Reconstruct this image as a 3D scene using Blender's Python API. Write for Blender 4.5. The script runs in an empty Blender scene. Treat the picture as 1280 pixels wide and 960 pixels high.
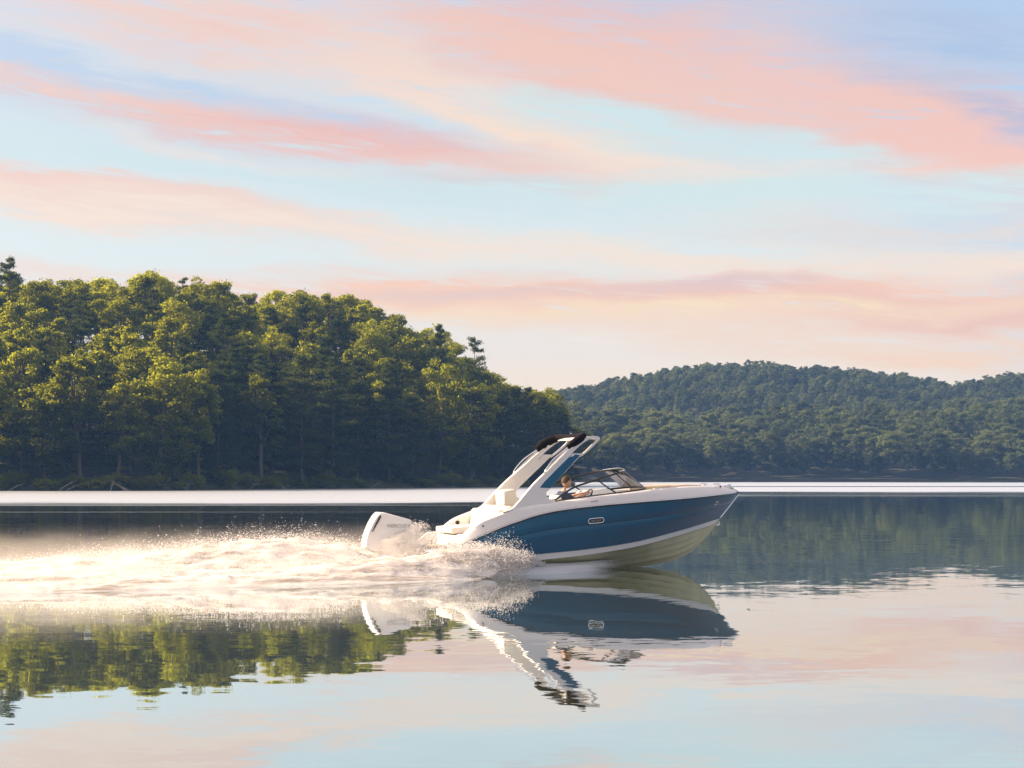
import bpy, bmesh, math, random
import numpy as np
from mathutils import Vector, Matrix, noise as mnoise

random.seed(7)
RNG = np.random.default_rng(11)
SC = bpy.context.scene
COL = SC.collection
R = math.radians
F, VH, CAMH = 1758.0, 594.0, 2.315          # focal length and horizon row in photo pixels, eye height in metres


def ip(t, xs, ys):
    return float(np.interp(t, xs, ys))


def sm(t):
    t = min(1.0, max(0.0, t))
    return t * t * (3 - 2 * t)


def srgb(r, g, b):
    f = lambda c: (c / 255 / 12.92) if c <= 10 else ((c / 255 + 0.055) / 1.055) ** 2.4
    return (f(r), f(g), f(b), 1.0)


# ------------------------------------------------------------------ object helpers
def tag(o, label=None, cat=None, group=None, kind=None):
    for k, v in (('label', label), ('category', cat), ('group', group), ('kind', kind)):
        if v:
            o[k] = v
    return o


def link(o, parent=None):
    COL.objects.link(o)
    if parent is not None:
        o.parent = parent
    return o


def empty(name, loc, rz=0.0):
    o = bpy.data.objects.new(name, None)
    o.empty_display_size = 0.2
    o.location = loc
    o.rotation_euler = (0, 0, rz)
    return link(o)


def mesh_obj(name, verts, faces, mats, parent=None, smooth=True, fmat=None):
    me = bpy.data.meshes.new(name)
    me.from_pydata([tuple(v) for v in verts], [], [tuple(f) for f in faces])
    for m in (mats if isinstance(mats, (list, tuple)) else [mats]):
        me.materials.append(m)
    if fmat is not None:
        me.polygons.foreach_set('material_index', fmat)
    me.polygons.foreach_set('use_smooth', [smooth] * len(me.polygons))
    me.update()
    return link(bpy.data.objects.new(name, me), parent)


def bm_obj(name, bm, mat, parent=None, smooth=True, angle=35):
    bmesh.ops.recalc_face_normals(bm, faces=bm.faces[:])
    me = bpy.data.meshes.new(name)
    bm.to_mesh(me)
    bm.free()
    me.materials.append(mat)
    me.polygons.foreach_set('use_smooth', [smooth] * len(me.polygons))
    if smooth:
        me.set_sharp_from_angle(angle=R(angle))
    return link(bpy.data.objects.new(name, me), parent)


def np_mesh(name, V, nper, mat):
    """mesh from an array of separate nper-gons (V: n*nper x 3)"""
    n = len(V) // nper
    me = bpy.data.meshes.new(name)
    me.vertices.add(len(V))
    me.vertices.foreach_set('co', V.astype(np.float32).ravel())
    me.loops.add(n * nper)
    me.loops.foreach_set('vertex_index', np.arange(n * nper, dtype=np.int32))
    me.polygons.add(n)
    me.polygons.foreach_set('loop_start', np.arange(0, n * nper, nper, dtype=np.int32))
    me.materials.append(mat)
    me.update(calc_edges=True)
    return me


def crom(pts, n=6):
    pts = [Vector(p) for p in pts]
    if len(pts) < 3:
        return pts
    P = [2 * pts[0] - pts[1]] + pts + [2 * pts[-1] - pts[-2]]
    out = []
    for i in range(1, len(P) - 2):
        for k in range(n):
            t = k / n
            a, b, c, d = P[i - 1], P[i], P[i + 1], P[i + 2]
            out.append(0.5 * ((2 * b) + (c - a) * t + (2 * a - 5 * b + 4 * c - d) * t * t + (3 * b - a - 3 * c + d) * t ** 3))
    out.append(pts[-1])
    return out


def add_tube(bm, pts, rad, n=8, smooth_n=0, flat=None):
    """round tube along pts; rad number or list; flat=(width factor along binormal)"""
    pts = crom(pts, smooth_n) if smooth_n else [Vector(p) for p in pts]
    m = len(pts)
    if isinstance(rad, (int, float)):
        rr = [rad] * m
    else:
        rr = [float(q) for q in np.interp(np.linspace(0, 1, m), np.linspace(0, 1, len(rad)), [float(q) for q in rad])]
    rings = []
    ref = Vector((0, 0, 1))
    for i in range(m):
        t = (pts[min(i + 1, m - 1)] - pts[max(i - 1, 0)]).normalized()
        u = t.cross(ref)
        if u.length < 0.05:
            u = t.cross(Vector((0, 1, 0)))
        u.normalize()
        w = u.cross(t).normalized()
        fx, fz = flat or (1, 1)
        rings.append([bm.verts.new(pts[i] + rr[i] * (fx * math.cos(2 * math.pi * k / n) * u + fz * math.sin(2 * math.pi * k / n) * w)) for k in range(n)])
    for i in range(m - 1):
        for k in range(n):
            bm.faces.new((rings[i][k], rings[i][(k + 1) % n], rings[i + 1][(k + 1) % n], rings[i + 1][k]))
    bm.faces.new(rings[0][::-1])
    bm.faces.new(rings[-1])


def tube_obj(name, pts, rad, mat, parent, n=8, smooth_n=5, flat=None):
    bm = bmesh.new()
    add_tube(bm, pts, rad, n, smooth_n, flat)
    return bm_obj(name, bm, mat, parent, angle=60)


def add_prism(bm, poly, y0, y1, shear=None, bevel=0.0, seg=2):
    """polygon in (x,z), thick from y0 to y1; shear(x,z) adds to y"""
    sh = shear or (lambda x, z: 0.0)
    a = [bm.verts.new((x, y0 + sh(x, z), z)) for x, z in poly]
    b = [bm.verts.new((x, y1 + sh(x, z), z)) for x, z in poly]
    n = len(poly)
    fs = [bm.faces.new(a), bm.faces.new(b[::-1])]
    for i in range(n):
        fs.append(bm.faces.new((a[i], b[i], b[(i + 1) % n], a[(i + 1) % n])))
    if bevel:
        bmesh.ops.recalc_face_normals(bm, faces=fs)
        es = set(e for f in fs for e in f.edges)
        bmesh.ops.bevel(bm, geom=list(es), offset=bevel, segments=seg, affect='EDGES', profile=0.5)


def prism_obj(name, poly, y0, y1, mat, parent, shear=None, bevel=0.02, seg=2):
    bm = bmesh.new()
    add_prism(bm, poly, y0, y1, shear, bevel, seg)
    return bm_obj(name, bm, mat, parent)


def box_poly(x0, x1, z0, z1):
    return [(x0, z0), (x1, z0), (x1, z1), (x0, z1)]


# ------------------------------------------------------------------ node helper
class NB:
    def __init__(self, tree):
        self.t = tree
        self.n = tree.nodes
        self.l = tree.links

    def new(self, typ, **kw):
        nd = self.n.new(typ)
        for k, v in kw.items():
            setattr(nd, k, v)
        return nd

    def set(self, sock, v):
        if isinstance(v, E):
            self.l.new(v.s, sock)
        elif hasattr(v, 'is_output'):
            self.l.new(v, sock)
        else:
            sock.default_value = v

    def math(self, op, *a, clamp=False):
        nd = self.new('ShaderNodeMath', operation=op, use_clamp=clamp)
        for i, v in enumerate(a):
            self.set(nd.inputs[i], v)
        return E(self, nd.outputs[0])

    def val(self, s):
        return E(self, s)

    def combine(self, x, y, z):
        nd = self.new('ShaderNodeCombineXYZ')
        for i, v in enumerate((x, y, z)):
            self.set(nd.inputs[i], v)
        return nd.outputs[0]

    def sep(self, v):
        nd = self.new('ShaderNodeSeparateXYZ')
        self.set(nd.inputs[0], v)
        return [E(self, o) for o in nd.outputs]

    def noise(self, vec, scale=1.0, detail=4.0, rough=0.55, dist=0.0, color=False, dim='3D'):
        nd = self.new('ShaderNodeTexNoise', noise_dimensions=dim)
        self.set(nd.inputs['Vector'], vec)
        self.set(nd.inputs['Scale'], scale)
        nd.inputs['Detail'].default_value = detail
        nd.inputs['Roughness'].default_value = rough
        nd.inputs['Distortion'].default_value = dist
        return nd.outputs['Color'] if color else E(self, nd.outputs[0])

    def mix(self, f, a, b):
        nd = self.new('ShaderNodeMix', data_type='RGBA')
        self.set(nd.inputs[0], f)
        self.set(nd.inputs[6], a)
        self.set(nd.inputs[7], b)
        return nd.outputs[2]

    def ramp(self, f, stops, interp='LINEAR'):
        nd = self.new('ShaderNodeValToRGB')
        nd.color_ramp.interpolation = interp
        e = nd.color_ramp.elements
        e[0].position, e[0].color = stops[0]
        e[1].position, e[1].color = stops[-1]
        for p, c in stops[1:-1]:
            x = e.new(p)
            x.color = c
        self.set(nd.inputs[0], f)
        return nd.outputs[0]

    def sstep(self, v, a, b):
        nd = self.new('ShaderNodeMapRange', interpolation_type='SMOOTHSTEP')
        self.set(nd.inputs[0], v)
        nd.inputs[1].default_value = a
        nd.inputs[2].default_value = b
        return E(self, nd.outputs[0])


class E:
    def __init__(self, nb, s):
        self.nb, self.s = nb, s

    def __add__(self, o): return self.nb.math('ADD', self, o)
    __radd__ = __add__
    def __sub__(self, o): return self.nb.math('SUBTRACT', self, o)
    def __rsub__(self, o): return self.nb.math('SUBTRACT', o, self)
    def __mul__(self, o): return self.nb.math('MULTIPLY', self, o)
    __rmul__ = __mul__
    def __truediv__(self, o): return self.nb.math('DIVIDE', self, o)
    def clamp(self): return self.nb.math('ADD', self, 0.0, clamp=True)


def new_mat(name):
    m = bpy.data.materials.new(name)
    m.use_nodes = True
    m.node_tree.nodes.clear()
    nb = NB(m.node_tree)
    out = nb.new('ShaderNodeOutputMaterial')
    return m, nb, out


def pbr(name, col, rough=0.5, metal=0.0, coat=0.0, spec=0.5, noise_amt=0.06, nscale=6.0, trans=0.0, ior=1.45):
    """principled paint with a little tonal variation and uneven gloss"""
    m, nb, out = new_mat(name)
    p = nb.new('ShaderNodeBsdfPrincipled')
    tc = nb.new('ShaderNodeTexCoord')
    n = nb.noise(tc.outputs['Object'], nscale, 4, 0.6)
    c0 = tuple(c * (1 - noise_amt) for c in col[:3]) + (1,)
    c1 = tuple(min(1, c * (1 + noise_amt)) for c in col[:3]) + (1,)
    nb.set(p.inputs['Base Color'], nb.mix(n, c0, c1))
    nb.set(p.inputs['Roughness'], n * (rough * 0.5) + rough * 0.75)
    p.inputs['Metallic'].default_value = metal
    p.inputs['Coat Weight'].default_value = coat
    p.inputs['Coat Roughness'].default_value = 0.05
    p.inputs['Specular IOR Level'].default_value = spec
    p.inputs['IOR'].default_value = ior
    p.inputs['Transmission Weight'].default_value = trans
    nb.l.new(p.outputs[0], out.inputs[0])
    return m


# ------------------------------------------------------------------ camera
cam = bpy.data.cameras.new('camera')
cam.sensor_width = 36.0
cam.lens = F / 1280 * 36
cam.shift_y = (VH - 480) / 1280
cam.clip_end = 20000
cam.clip_start = 0.1
co = link(bpy.data.objects.new('camera', cam))
co.location = (0, 0, CAMH)
co.rotation_euler = (R(90), 0, 0)
SC.camera = co

# ------------------------------------------------------------------ sun
SUN_AZ, SUN_EL = -90.0, 29.0                 # degrees from the view axis (negative: towards the wooded point), above the horizon
sd = Vector((math.sin(R(SUN_AZ)) * math.cos(R(SUN_EL)), math.cos(R(SUN_AZ)) * math.cos(R(SUN_EL)), math.sin(R(SUN_EL))))
sl = bpy.data.lights.new('sun', 'SUN')
sl.energy = 5.0
sl.angle = R(0.53)
sl.color = (1.0, 0.77, 0.54)
so = link(bpy.data.objects.new('sun', sl))
so.location = (-60, 40, 60)
so.rotation_euler = (-sd).to_track_quat('-Z', 'Y').to_euler()

# ------------------------------------------------------------------ sky
world = bpy.data.worlds.new('World')
SC.world = world
world.use_nodes = True
wt = world.node_tree
wt.nodes.clear()
W = NB(wt)
wout = W.new('ShaderNodeOutputWorld')
nish = W.new('ShaderNodeTexSky', sky_type='NISHITA')
nish.sun_disc = False
nish.sun_elevation = R(SUN_EL)
nish.sun_rotation = R(SUN_AZ)
bgn = W.new('ShaderNodeBackground')
tint = W.new('ShaderNodeMix', data_type='RGBA', blend_type='MULTIPLY')
tint.inputs[0].default_value = 1.0
W.l.new(nish.outputs[0], tint.inputs[6])
tint.inputs[7].default_value = (0.50, 0.40, 0.29, 1)      # dawn light: the sky's own blue is muted by the high thin cloud
W.l.new(tint.outputs[2], bgn.inputs[0])
bgn.inputs[1].default_value = 0.05
tcw = W.new('ShaderNodeTexCoord')
dx, dy, dz = W.sep(tcw.outputs['Generated'])
az = W.math('ARCTAN2', dx, dy) * 57.29578
el = W.math('ARCSINE', dz) * 57.29578
n1 = W.noise(W.combine(az * 0.10 + 30.0, el * 0.34, 0.0), 1.0, 3, 0.6, dim='2D')
n2 = W.noise(W.combine(az * 0.10 + 70.0, el * 0.34, 0.0), 1.0, 3, 0.6, dim='2D')
azd = az + (n1 - 0.5) * 5.0
eld = el + (n2 - 0.5) * 2.2
# fibrous streaks, running slightly down towards the right
ur = az * 0.9945 - el * 0.105
vr = az * 0.105 + el * 0.9945
fib = W.noise(W.combine(ur * 0.13, vr * 1.25, 0.0), 1.0, 6, 0.66, 0.5, dim='2D')
fib2 = W.noise(W.combine(ur * 0.40 + 40.0, vr * 4.2, 0.0), 1.0, 5, 0.66, 0.9, dim='2D')


def pe(u, v):
    a = math.atan((u - 640) / F)
    return math.degrees(a), math.degrees(math.atan((VH - v) / F * math.cos(a)))


K = 0.62
def skyc(r, g, b): return srgb(r, g, b)
col = W.ramp(el / 60.0 + 0.02, [
    (0.0, skyc(250, 205, 165)), (0.02, skyc(252, 214, 178)), (0.075, skyc(250, 222, 196)), (0.115, skyc(236, 222, 210)),
    (0.165, skyc(220, 226, 224)), (0.24, skyc(208, 220, 223)), (0.29, skyc(207, 215, 225)), (0.36, skyc(196, 208, 230)),
    (0.6, skyc(208, 208, 216)), (1.0, skyc(170, 188, 216))])
col = W.mix(W.sstep(az + el * 0.9, 17.0, 34.0) * 0.75, col, skyc(163, 192, 226))
clouds = [
    # u, v, half length px, half thickness px, slope deg (down right +), strength, colour
    (330, 50, 400, 46, 8, 0.50, (238, 206, 194)),
    (540, 108, 290, 34, 17, 0.58, (246, 214, 196)),
    (300, 30, 160, 40, 8, 0.45, (240, 194, 180)),
    (720, 190, 250, 32, 12, 0.75, (250, 216, 192)),
    (40, 100, 260, 26, 10, 0.60, (176, 188, 220)),
    (180, 122, 330, 16, 8, 0.75, (208, 186, 200)),
    (300, 150, 330, 18, 7, 1.0, (240, 194, 178)),
    (430, 168, 170, 15, 4, 0.80, (236, 176, 164)),
    (300, 195, 170, 10, 9, 0.45, (240, 220, 205)),
    (60, 238, 260, 18, 5, 0.95, (244, 198, 178)),
    (190, 258, 220, 16, 7, 0.80, (240, 194, 176)),
    (330, 285, 380, 17, 4, 0.70, (246, 216, 196)),
    (620, 230, 125, 10, 2, 0.80, (214, 190, 192)),
    (880, 18, 220, 34, 10, 0.60, (196, 186, 208)),
    (1000, 55, 290, 42, 14, 0.50, (214, 198, 208)),
    (800, 88, 190, 42, 14, 1.00, (240, 184, 170)),
    (960, 122, 320, 28, 12, 0.95, (243, 192, 172)),
    (1150, 150, 240, 42, 17, 1.00, (240, 190, 178)),
    (1250, 190, 150, 34, 18, 0.95, (246, 186, 168)),
    (1265, 142, 110, 16, 20, 0.75, (192, 178, 200)),
    (940, 205, 160, 18, 2, 0.45, (238, 222, 210)),
    (1150, 290, 230, 20, 2, 0.55, (226, 210, 204)),
    (820, 318, 330, 14, 3, 0.55, (246, 220, 200)),
    (1150, 340, 260, 16, 1, 0.60, (246, 216, 196)),
    # clear gaps of blue-green sky between the streaks
    (140, 92, 270, 12, 8, 0.80, (186, 202, 226)),
    (460, 135, 150, 9, 12, 0.60, (204, 216, 228)),
    (770, 152, 130, 15, 9, 0.85, (206, 224, 227)),
    (930, 185, 130, 10, 4, 0.70, (206, 224, 226)),
    (960, 245, 420, 20, 1, 0.80, (208, 224, 225)),
    (330, 222, 300, 12, 4, 0.70, (204, 221, 225)),
    (1205, 60, 120, 34, 8, 0.60, (166, 188, 222)),
    (1040, 178, 90, 9, 6, 0.60, (206, 224, 228)),
    (900, 380, 560, 22, 2, 1.15, (250, 190, 156)),
    (900, 356, 100, 8, 1, 0.8, (226, 182, 178)),
    (1120, 388, 330, 15, 3, 0.8, (238, 176, 156)),
    (640, 366, 260, 6, 0, 0.6, (228, 184, 172)),
    (780, 392, 330, 9, 0, 0.85, (255, 220, 168)),
    (1000, 425, 380, 20, 5, 0.75, (250, 200, 164)),
    (740, 425, 260, 22, 1, 0.40, (244, 226, 214)),
]
skyvec = W.combine(azd, eld, 0.0)
wisp = fib * 3.5 + fib2 * 2.1 - 1.80
for (u, v, L, T, sl_, st, c) in clouds:
    a0, e0 = pe(u, v)
    mp = W.new('ShaderNodeMapping', vector_type='TEXTURE')
    W.l.new(skyvec, mp.inputs[0])
    mp.inputs['Location'].default_value = (a0, e0, 0)
    mp.inputs['Rotation'].default_value = (0, 0, R(-sl_))
    mp.inputs['Scale'].default_value = (math.degrees(L / F) * 1.9, math.degrees(T / F) * 1.9, 1)
    gr = W.new('ShaderNodeTexGradient', gradient_type='SPHERICAL')
    W.l.new(mp.outputs[0], gr.inputs[0])
    g = W.math('MULTIPLY', E(W, gr.outputs[1]) * (st * 1.5), wisp, clamp=True)
    col = W.mix(g, col, skyc(c[0], c[1], c[2] * 0.985))
# high clouds beyond the frame
hi = W.sstep(el, 19.0, 30.0) * W.sstep(fib, 0.30, 0.56) * 0.85
col = W.mix(hi, col, skyc(240, 205, 196))
hz2 = W.sstep(W.math('ABSOLUTE', az), 24.0, 60.0) * W.sstep(fib, 0.42, 0.64) * W.sstep(el, 30.0, 4.0) * 0.7
col = W.mix(hz2, col, skyc(246, 206, 184))
# aureole round the sun
sx, sy, sz = sd
cosang = dx * sx + dy * sy + dz * sz
aur = W.math('POWER', W.math('MAXIMUM', cosang, 0.0), 5.0) * 0.5
bgc = W.new('ShaderNodeBackground')
W.set(bgc.inputs[0], col)
bgc.inputs[1].default_value = 0.40
bga = W.new('ShaderNodeBackground')
bga.inputs[0].default_value = (1.0, 0.80, 0.60, 1)
W.set(bga.inputs[1], aur)
ad1 = W.new('ShaderNodeAddShader')
ad2 = W.new('ShaderNodeAddShader')
W.l.new(bgn.outputs[0], ad1.inputs[0])
W.l.new(bgc.outputs[0], ad1.inputs[1])
W.l.new(ad1.outputs[0], ad2.inputs[0])
W.l.new(bga.outputs[0], ad2.inputs[1])
W.l.new(ad2.outputs[0], wout.inputs[0])

world.cycles.sampling_method = 'MANUAL'
world.cycles.sample_map_resolution = 256
SC.view_settings.view_transform = 'Standard'
SC.view_settings.look = 'None'
SC.view_settings.exposure = 1.2
SC.view_settings.gamma = 1.0
SC.render.engine = 'CYCLES'
SC.cycles.use_denoising = True
SC.cycles.max_bounces = 8
SC.cycles.diffuse_bounces = 2
SC.cycles.glossy_bounces = 4
SC.cycles.transmission_bounces = 6
SC.cycles.transparent_max_bounces = 16
SC.cycles.volume_bounces = 1
SC.cycles.caustics_reflective = False
SC.cycles.caustics_refractive = False
SC.cycles.sample_clamp_indirect = 6.0

# ------------------------------------------------------------------ haze
m, nb, out = new_mat('haze_air')
pv = nb.new('ShaderNodeVolumePrincipled')
pv.inputs['Color'].default_value = (0.18, 0.38, 0.80, 1)
pv.inputs['Density'].default_value = 0.00022
pv.inputs['Anisotropy'].default_value = 0.1
nb.l.new(pv.outputs[0], out.inputs['Volume'])
bm = bmesh.new()
bmesh.ops.create_cube(bm, size=1.0)
bmesh.ops.scale(bm, vec=(1800, 1500, 124), verts=bm.verts)
bmesh.ops.translate(bm, vec=(0, 560, 58), verts=bm.verts)
hz = bm_obj('haze', bm, m, smooth=False)
tag(hz, 'thin blue summer haze over the lake and hills', 'haze', kind='stuff')

# ------------------------------------------------------------------ water
m, nb, out = new_mat('lake_water')
tc = nb.new('ShaderNodeTexCoord')
px, py, pz = nb.sep(tc.outputs['Object'])
# wind-ruffled lane: bright rippled water between the calm water and the far shores
wob = nb.noise(nb.combine(px * 0.02, py * 0.05, 1.0), 1.0, 4, 0.55)
edge = nb.sstep(px, -12.0, 34.0) * 82.0 + 108.0
wob2 = nb.noise(nb.combine(px * 0.05, py * 0.3, 6.0), 1.0, 4, 0.6)
lane = nb.sstep(py - edge + (wob - 0.5) * 26.0 + (wob2 - 0.5) * 30.0, -5.0, 16.0)
fr = nb.sstep(py - edge, -62.0, -4.0)
stripe = nb.sstep(nb.noise(nb.combine(px * 0.006, py * 0.16, 4.0), 1.0, 3, 0.6), 0.48, 0.62)
ruff = nb.math('MAXIMUM', lane, nb.math('MAXIMUM', stripe * fr * 0.5, fr * (wob2 * 0.34)))
# calm slicks inside the lane on the far side
slick = nb.sstep(nb.noise(nb.combine(px * 0.002, py * 0.02, 8.0), 1.0, 2, 0.5), 0.56, 0.64)
ruff = ruff * (1.0 - slick * nb.sstep(py, 190.0, 260.0) * 0.8)
# slopes of the ripples (long-crested across the view)
w1 = nb.sep(nb.noise(nb.combine(px * 0.55, py * 1.5, 0.0), 1.0, 3, 0.5, 0.3, color=True))
w2 = nb.sep(nb.noise(nb.combine(px * 2.6, py * 7.5, 2.0), 1.0, 3, 0.55, 0.2, color=True))
w3 = nb.sep(nb.noise(nb.combine(px * 0.12, py * 0.30, 5.0), 1.0, 2, 0.5, color=True))
patch = nb.sstep(nb.noise(nb.combine(px * 0.05, py * 0.18, 7.0), 1.0, 3, 0.5), 0.35, 0.7)
a1 = 0.012
nx = (w1[0] - 0.5) * a1 + (w3[0] - 0.5) * 0.010 + (w2[0] - 0.5) * (patch * 0.016 + 0.004) + (w2[0] - 0.5) * ruff * 0.35
ny = (w1[1] - 0.5) * (a1 * 1.5) + (w3[1] - 0.5) * 0.006 + (w2[1] - 0.5) * (patch * 0.022 + 0.004) + (w2[1] - 0.5) * ruff * 0.5
vn = nb.new('ShaderNodeVectorMath', operation='NORMALIZE')
nb.set(vn.inputs[0], nb.combine(nx, ny, 1.0))
gl = nb.new('ShaderNodeBsdfGlossy')
gl.inputs['Color'].default_value = (0.92, 0.975, 1.0, 1)
nb.set(gl.inputs['Roughness'], ruff * 0.42 + 0.012)
nb.l.new(vn.outputs[0], gl.inputs['Normal'])
body = nb.new('ShaderNodeBsdfDiffuse')
body.inputs['Color'].default_value = (0.075, 0.080, 0.040, 1)
fres = nb.new('ShaderNodeFresnel')
fres.inputs['IOR'].default_value = 2.1
nb.l.new(vn.outputs[0], fres.inputs['Normal'])
ms = nb.new('ShaderNodeMixShader')
nb.set(ms.inputs[0], (E(nb, fres.outputs[0]) * 0.30 + 0.70).clamp())
nb.l.new(body.outputs[0], ms.inputs[1])
nb.l.new(gl.outputs[0], ms.inputs[2])
nb.l.new(ms.outputs[0], out.inputs[0])
wat = mesh_obj('lake_water', [(-880, -170, 0), (880, -170, 0), (880, 1290, 0), (-880, 1290, 0)], [(0, 1, 2, 3)], m, smooth=False)
tag(wat, 'calm lake mirroring the sky and the wooded hills', 'lake', kind='structure')

# ------------------------------------------------------------------ terrain
m_soil, nb, out = new_mat('forest_floor')
tc = nb.new('ShaderNodeTexCoord')
p = nb.new('ShaderNodeBsdfPrincipled')
n = nb.noise(tc.outputs['Object'], 0.6, 6, 0.65)
nb.set(p.inputs['Base Color'], nb.ramp(n, [(0.25, (0.022, 0.02, 0.012, 1)), (0.5, (0.035, 0.038, 0.016, 1)), (0.8, (0.085, 0.066, 0.042, 1))]))
p.inputs['Roughness'].default_value = 0.95
nb.l.new(p.outputs[0], out.inputs[0])

SL_U = [-600, -200, 0, 60, 200, 300, 335, 380, 450, 500, 540, 575, 610, 640, 665, 700, 716, 740]
SL_V = [330, 335, 348, 350, 345, 362, 374, 366, 366, 398, 422, 446, 466, 474, 486, 505, 535, 600]


def shore_n(u):
    return ip(u, [-700, 0, 200, 600, 716, 800], [196, 207, 212, 264, 276, 284])


def hill_n(X, Y):
    u = 640 + F * X / Y
    ys = shore_n(u)
    dr = ys + ip(u, [500, 640, 716], [78, 40, 12])
    zr = max(0.4, (VH - ip(u, SL_U, SL_V)) / F * dr + 2.3 - ip(u, [500, 700], [17.0, 14.5]))
    t = (Y - ys) / (dr - ys)
    z = zr * sm(min(1, t) * 0.5) * 2 if t < 1 else zr * (1 - 0.35 * sm((t - 1) / 2.5))
    z = zr * (min(t, 1.0) * 0.75 + 0.25 * sm(t)) if 0 <= t < 1 else z
    bank = -1.0 + 1.7 * sm((Y - ys + 2.5) / 3.5)
    z = (max(z, 0) + bank)
    k = sm((730 - u) / 22.0)
    k2 = 1 - sm((Y - ys - 150) / 60)
    return -1.0 + (z + 1.0) * k * k2 + 0.35 * (mnoise.noise(Vector((X * .15, Y * .15, 0)))) * k


def grid_terrain(name, us, ts, fY, fz, mat):
    V, Fc = [], []
    for i, u in enumerate(us):
        for j, t in enumerate(ts):
            Y = fY(u, t)
            X = (u - 640) / F * Y
            V.append((X, Y, fz(X, Y)))
    n = len(ts)
    for i in range(len(us) - 1):
        for j in range(n - 1):
            a = i * n + j
            Fc.append((a, a + n, a + n + 1, a + 1))
    return mesh_obj(name, V, Fc, mat)


us = np.concatenate([np.linspace(-900, 560, 120), np.linspace(566, 742, 60)])
ts = np.concatenate([np.linspace(-4, 8, 14), np.linspace(10, 215, 60)])
o = grid_terrain('hill', us, ts, lambda u, t: shore_n(u) + t, hill_n, m_soil)
tag(o, 'near wooded headland rising from the lake', 'hill', kind='structure')

SR_U = [400, 600, 700, 760, 800, 850, 900, 940, 1000, 1050, 1100, 1150, 1190, 1215, 1250, 1290, 1400, 1700]
SR_V = [500, 497, 491, 479, 470, 462, 458, 456, 461, 463, 467, 475, 481, 478, 472, 471, 480, 500]


def hill_f(X, Y):
    u = 640 + F * X / Y
    nz = mnoise.noise(Vector((X * .012, Y * .012, 3)))
    nz2 = mnoise.noise(Vector((X * .03, Y * .03, 8)))
    c1 = ip(u, [500, 700, 800, 1000, 1280, 1700], [12, 13, 12, 13, 18, 18]) + 3.5 * nz
    rv = ip(u, SR_U, SR_V)
    rz = (VH - rv) / F * 930 + 2.3 - 12.0
    z = c1 * sm((Y - 482) / 120) + (rz - c1) * sm((Y - 610) / 300)
    z += 4.0 * nz2 * sm((Y - 500) / 100) * (1 - sm((Y - 800) / 100))
    z *= 1 - 0.55 * sm((Y - 940) / 250)
    return -1.0 + (z + 1.6) * sm((Y - 477) / 8)


us = np.linspace(330, 1760, 130)
ts = np.concatenate([np.linspace(476, 490, 8), np.linspace(496, 1200, 80)])
o = grid_terrain('hill', us, ts, lambda u, t: t, hill_f, m_soil)
tag(o, 'far wooded hill across the lake', 'hill', kind='structure')

# ------------------------------------------------------------------ trees
def leaf_mat(name, dark, light, trans, tmix, vary):
    m, nb, out = new_mat(name)
    oi = nb.new('ShaderNodeObjectInfo')
    tc = nb.new('ShaderNodeTexCoord')
    rnd = E(nb, oi.outputs['Random'])
    n = nb.noise(tc.outputs['Object'], 0.9, 3, 0.6)
    f = (n * 0.9 + rnd * vary - 0.2 - vary * 0.25).clamp()
    c = nb.mix(f, dark, light)
    d = nb.new('ShaderNodeBsdfDiffuse')
    nb.set(d.inputs[0], c)
    t = nb.new('ShaderNodeBsdfTranslucent')
    nb.set(t.inputs[0], nb.mix(f, tuple(x * 0.55 for x in trans[:3]) + (1,), trans))
    ms = nb.new('ShaderNodeMixShader')
    ms.inputs[0].default_value = tmix
    nb.l.new(d.outputs[0], ms.inputs[1])
    nb.l.new(t.outputs[0], ms.inputs[2])
    nb.l.new(ms.outputs[0], out.inputs[0])
    return m


m_leaf = leaf_mat('broadleaf', (0.034, 0.060, 0.010, 1), (0.105, 0.135, 0.014, 1), (0.64, 0.65, 0.030, 1), 0.58, 0.9)
m_needle = leaf_mat('needles', (0.026, 0.044, 0.014, 1), (0.070, 0.085, 0.024, 1), (0.14, 0.18, 0.03, 1), 0.4, 0.9)
m_bark = pbr('bark', (0.11, 0.088, 0.07), 0.9, noise_amt=0.35, nscale=3, spec=0.2)
m_palebark = pbr('pale_bark', (0.26, 0.23, 0.19), 0.9, noise_amt=0.3, nscale=3, spec=0.2)


def leaf_quads(rng, cen, nrm, size, aspect=0.62):
    n = len(cen)
    a = rng.normal(size=(n, 3))
    u = np.cross(nrm, a)
    u /= np.linalg.norm(u, axis=1, keepdims=True) + 1e-9
    w = np.cross(nrm, u)
    w /= np.linalg.norm(w, axis=1, keepdims=True) + 1e-9
    s = size[:, None]
    sag = nrm * s * 0.18
    return np.stack([cen - u * s - sag, cen - w * s * aspect, cen + u * s - sag, cen + w * s * aspect], axis=1).reshape(-1, 3)


def unit(rng, n):
    d = rng.normal(size=(n, 3))
    return d / np.linalg.norm(d, axis=1, keepdims=True)


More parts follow.
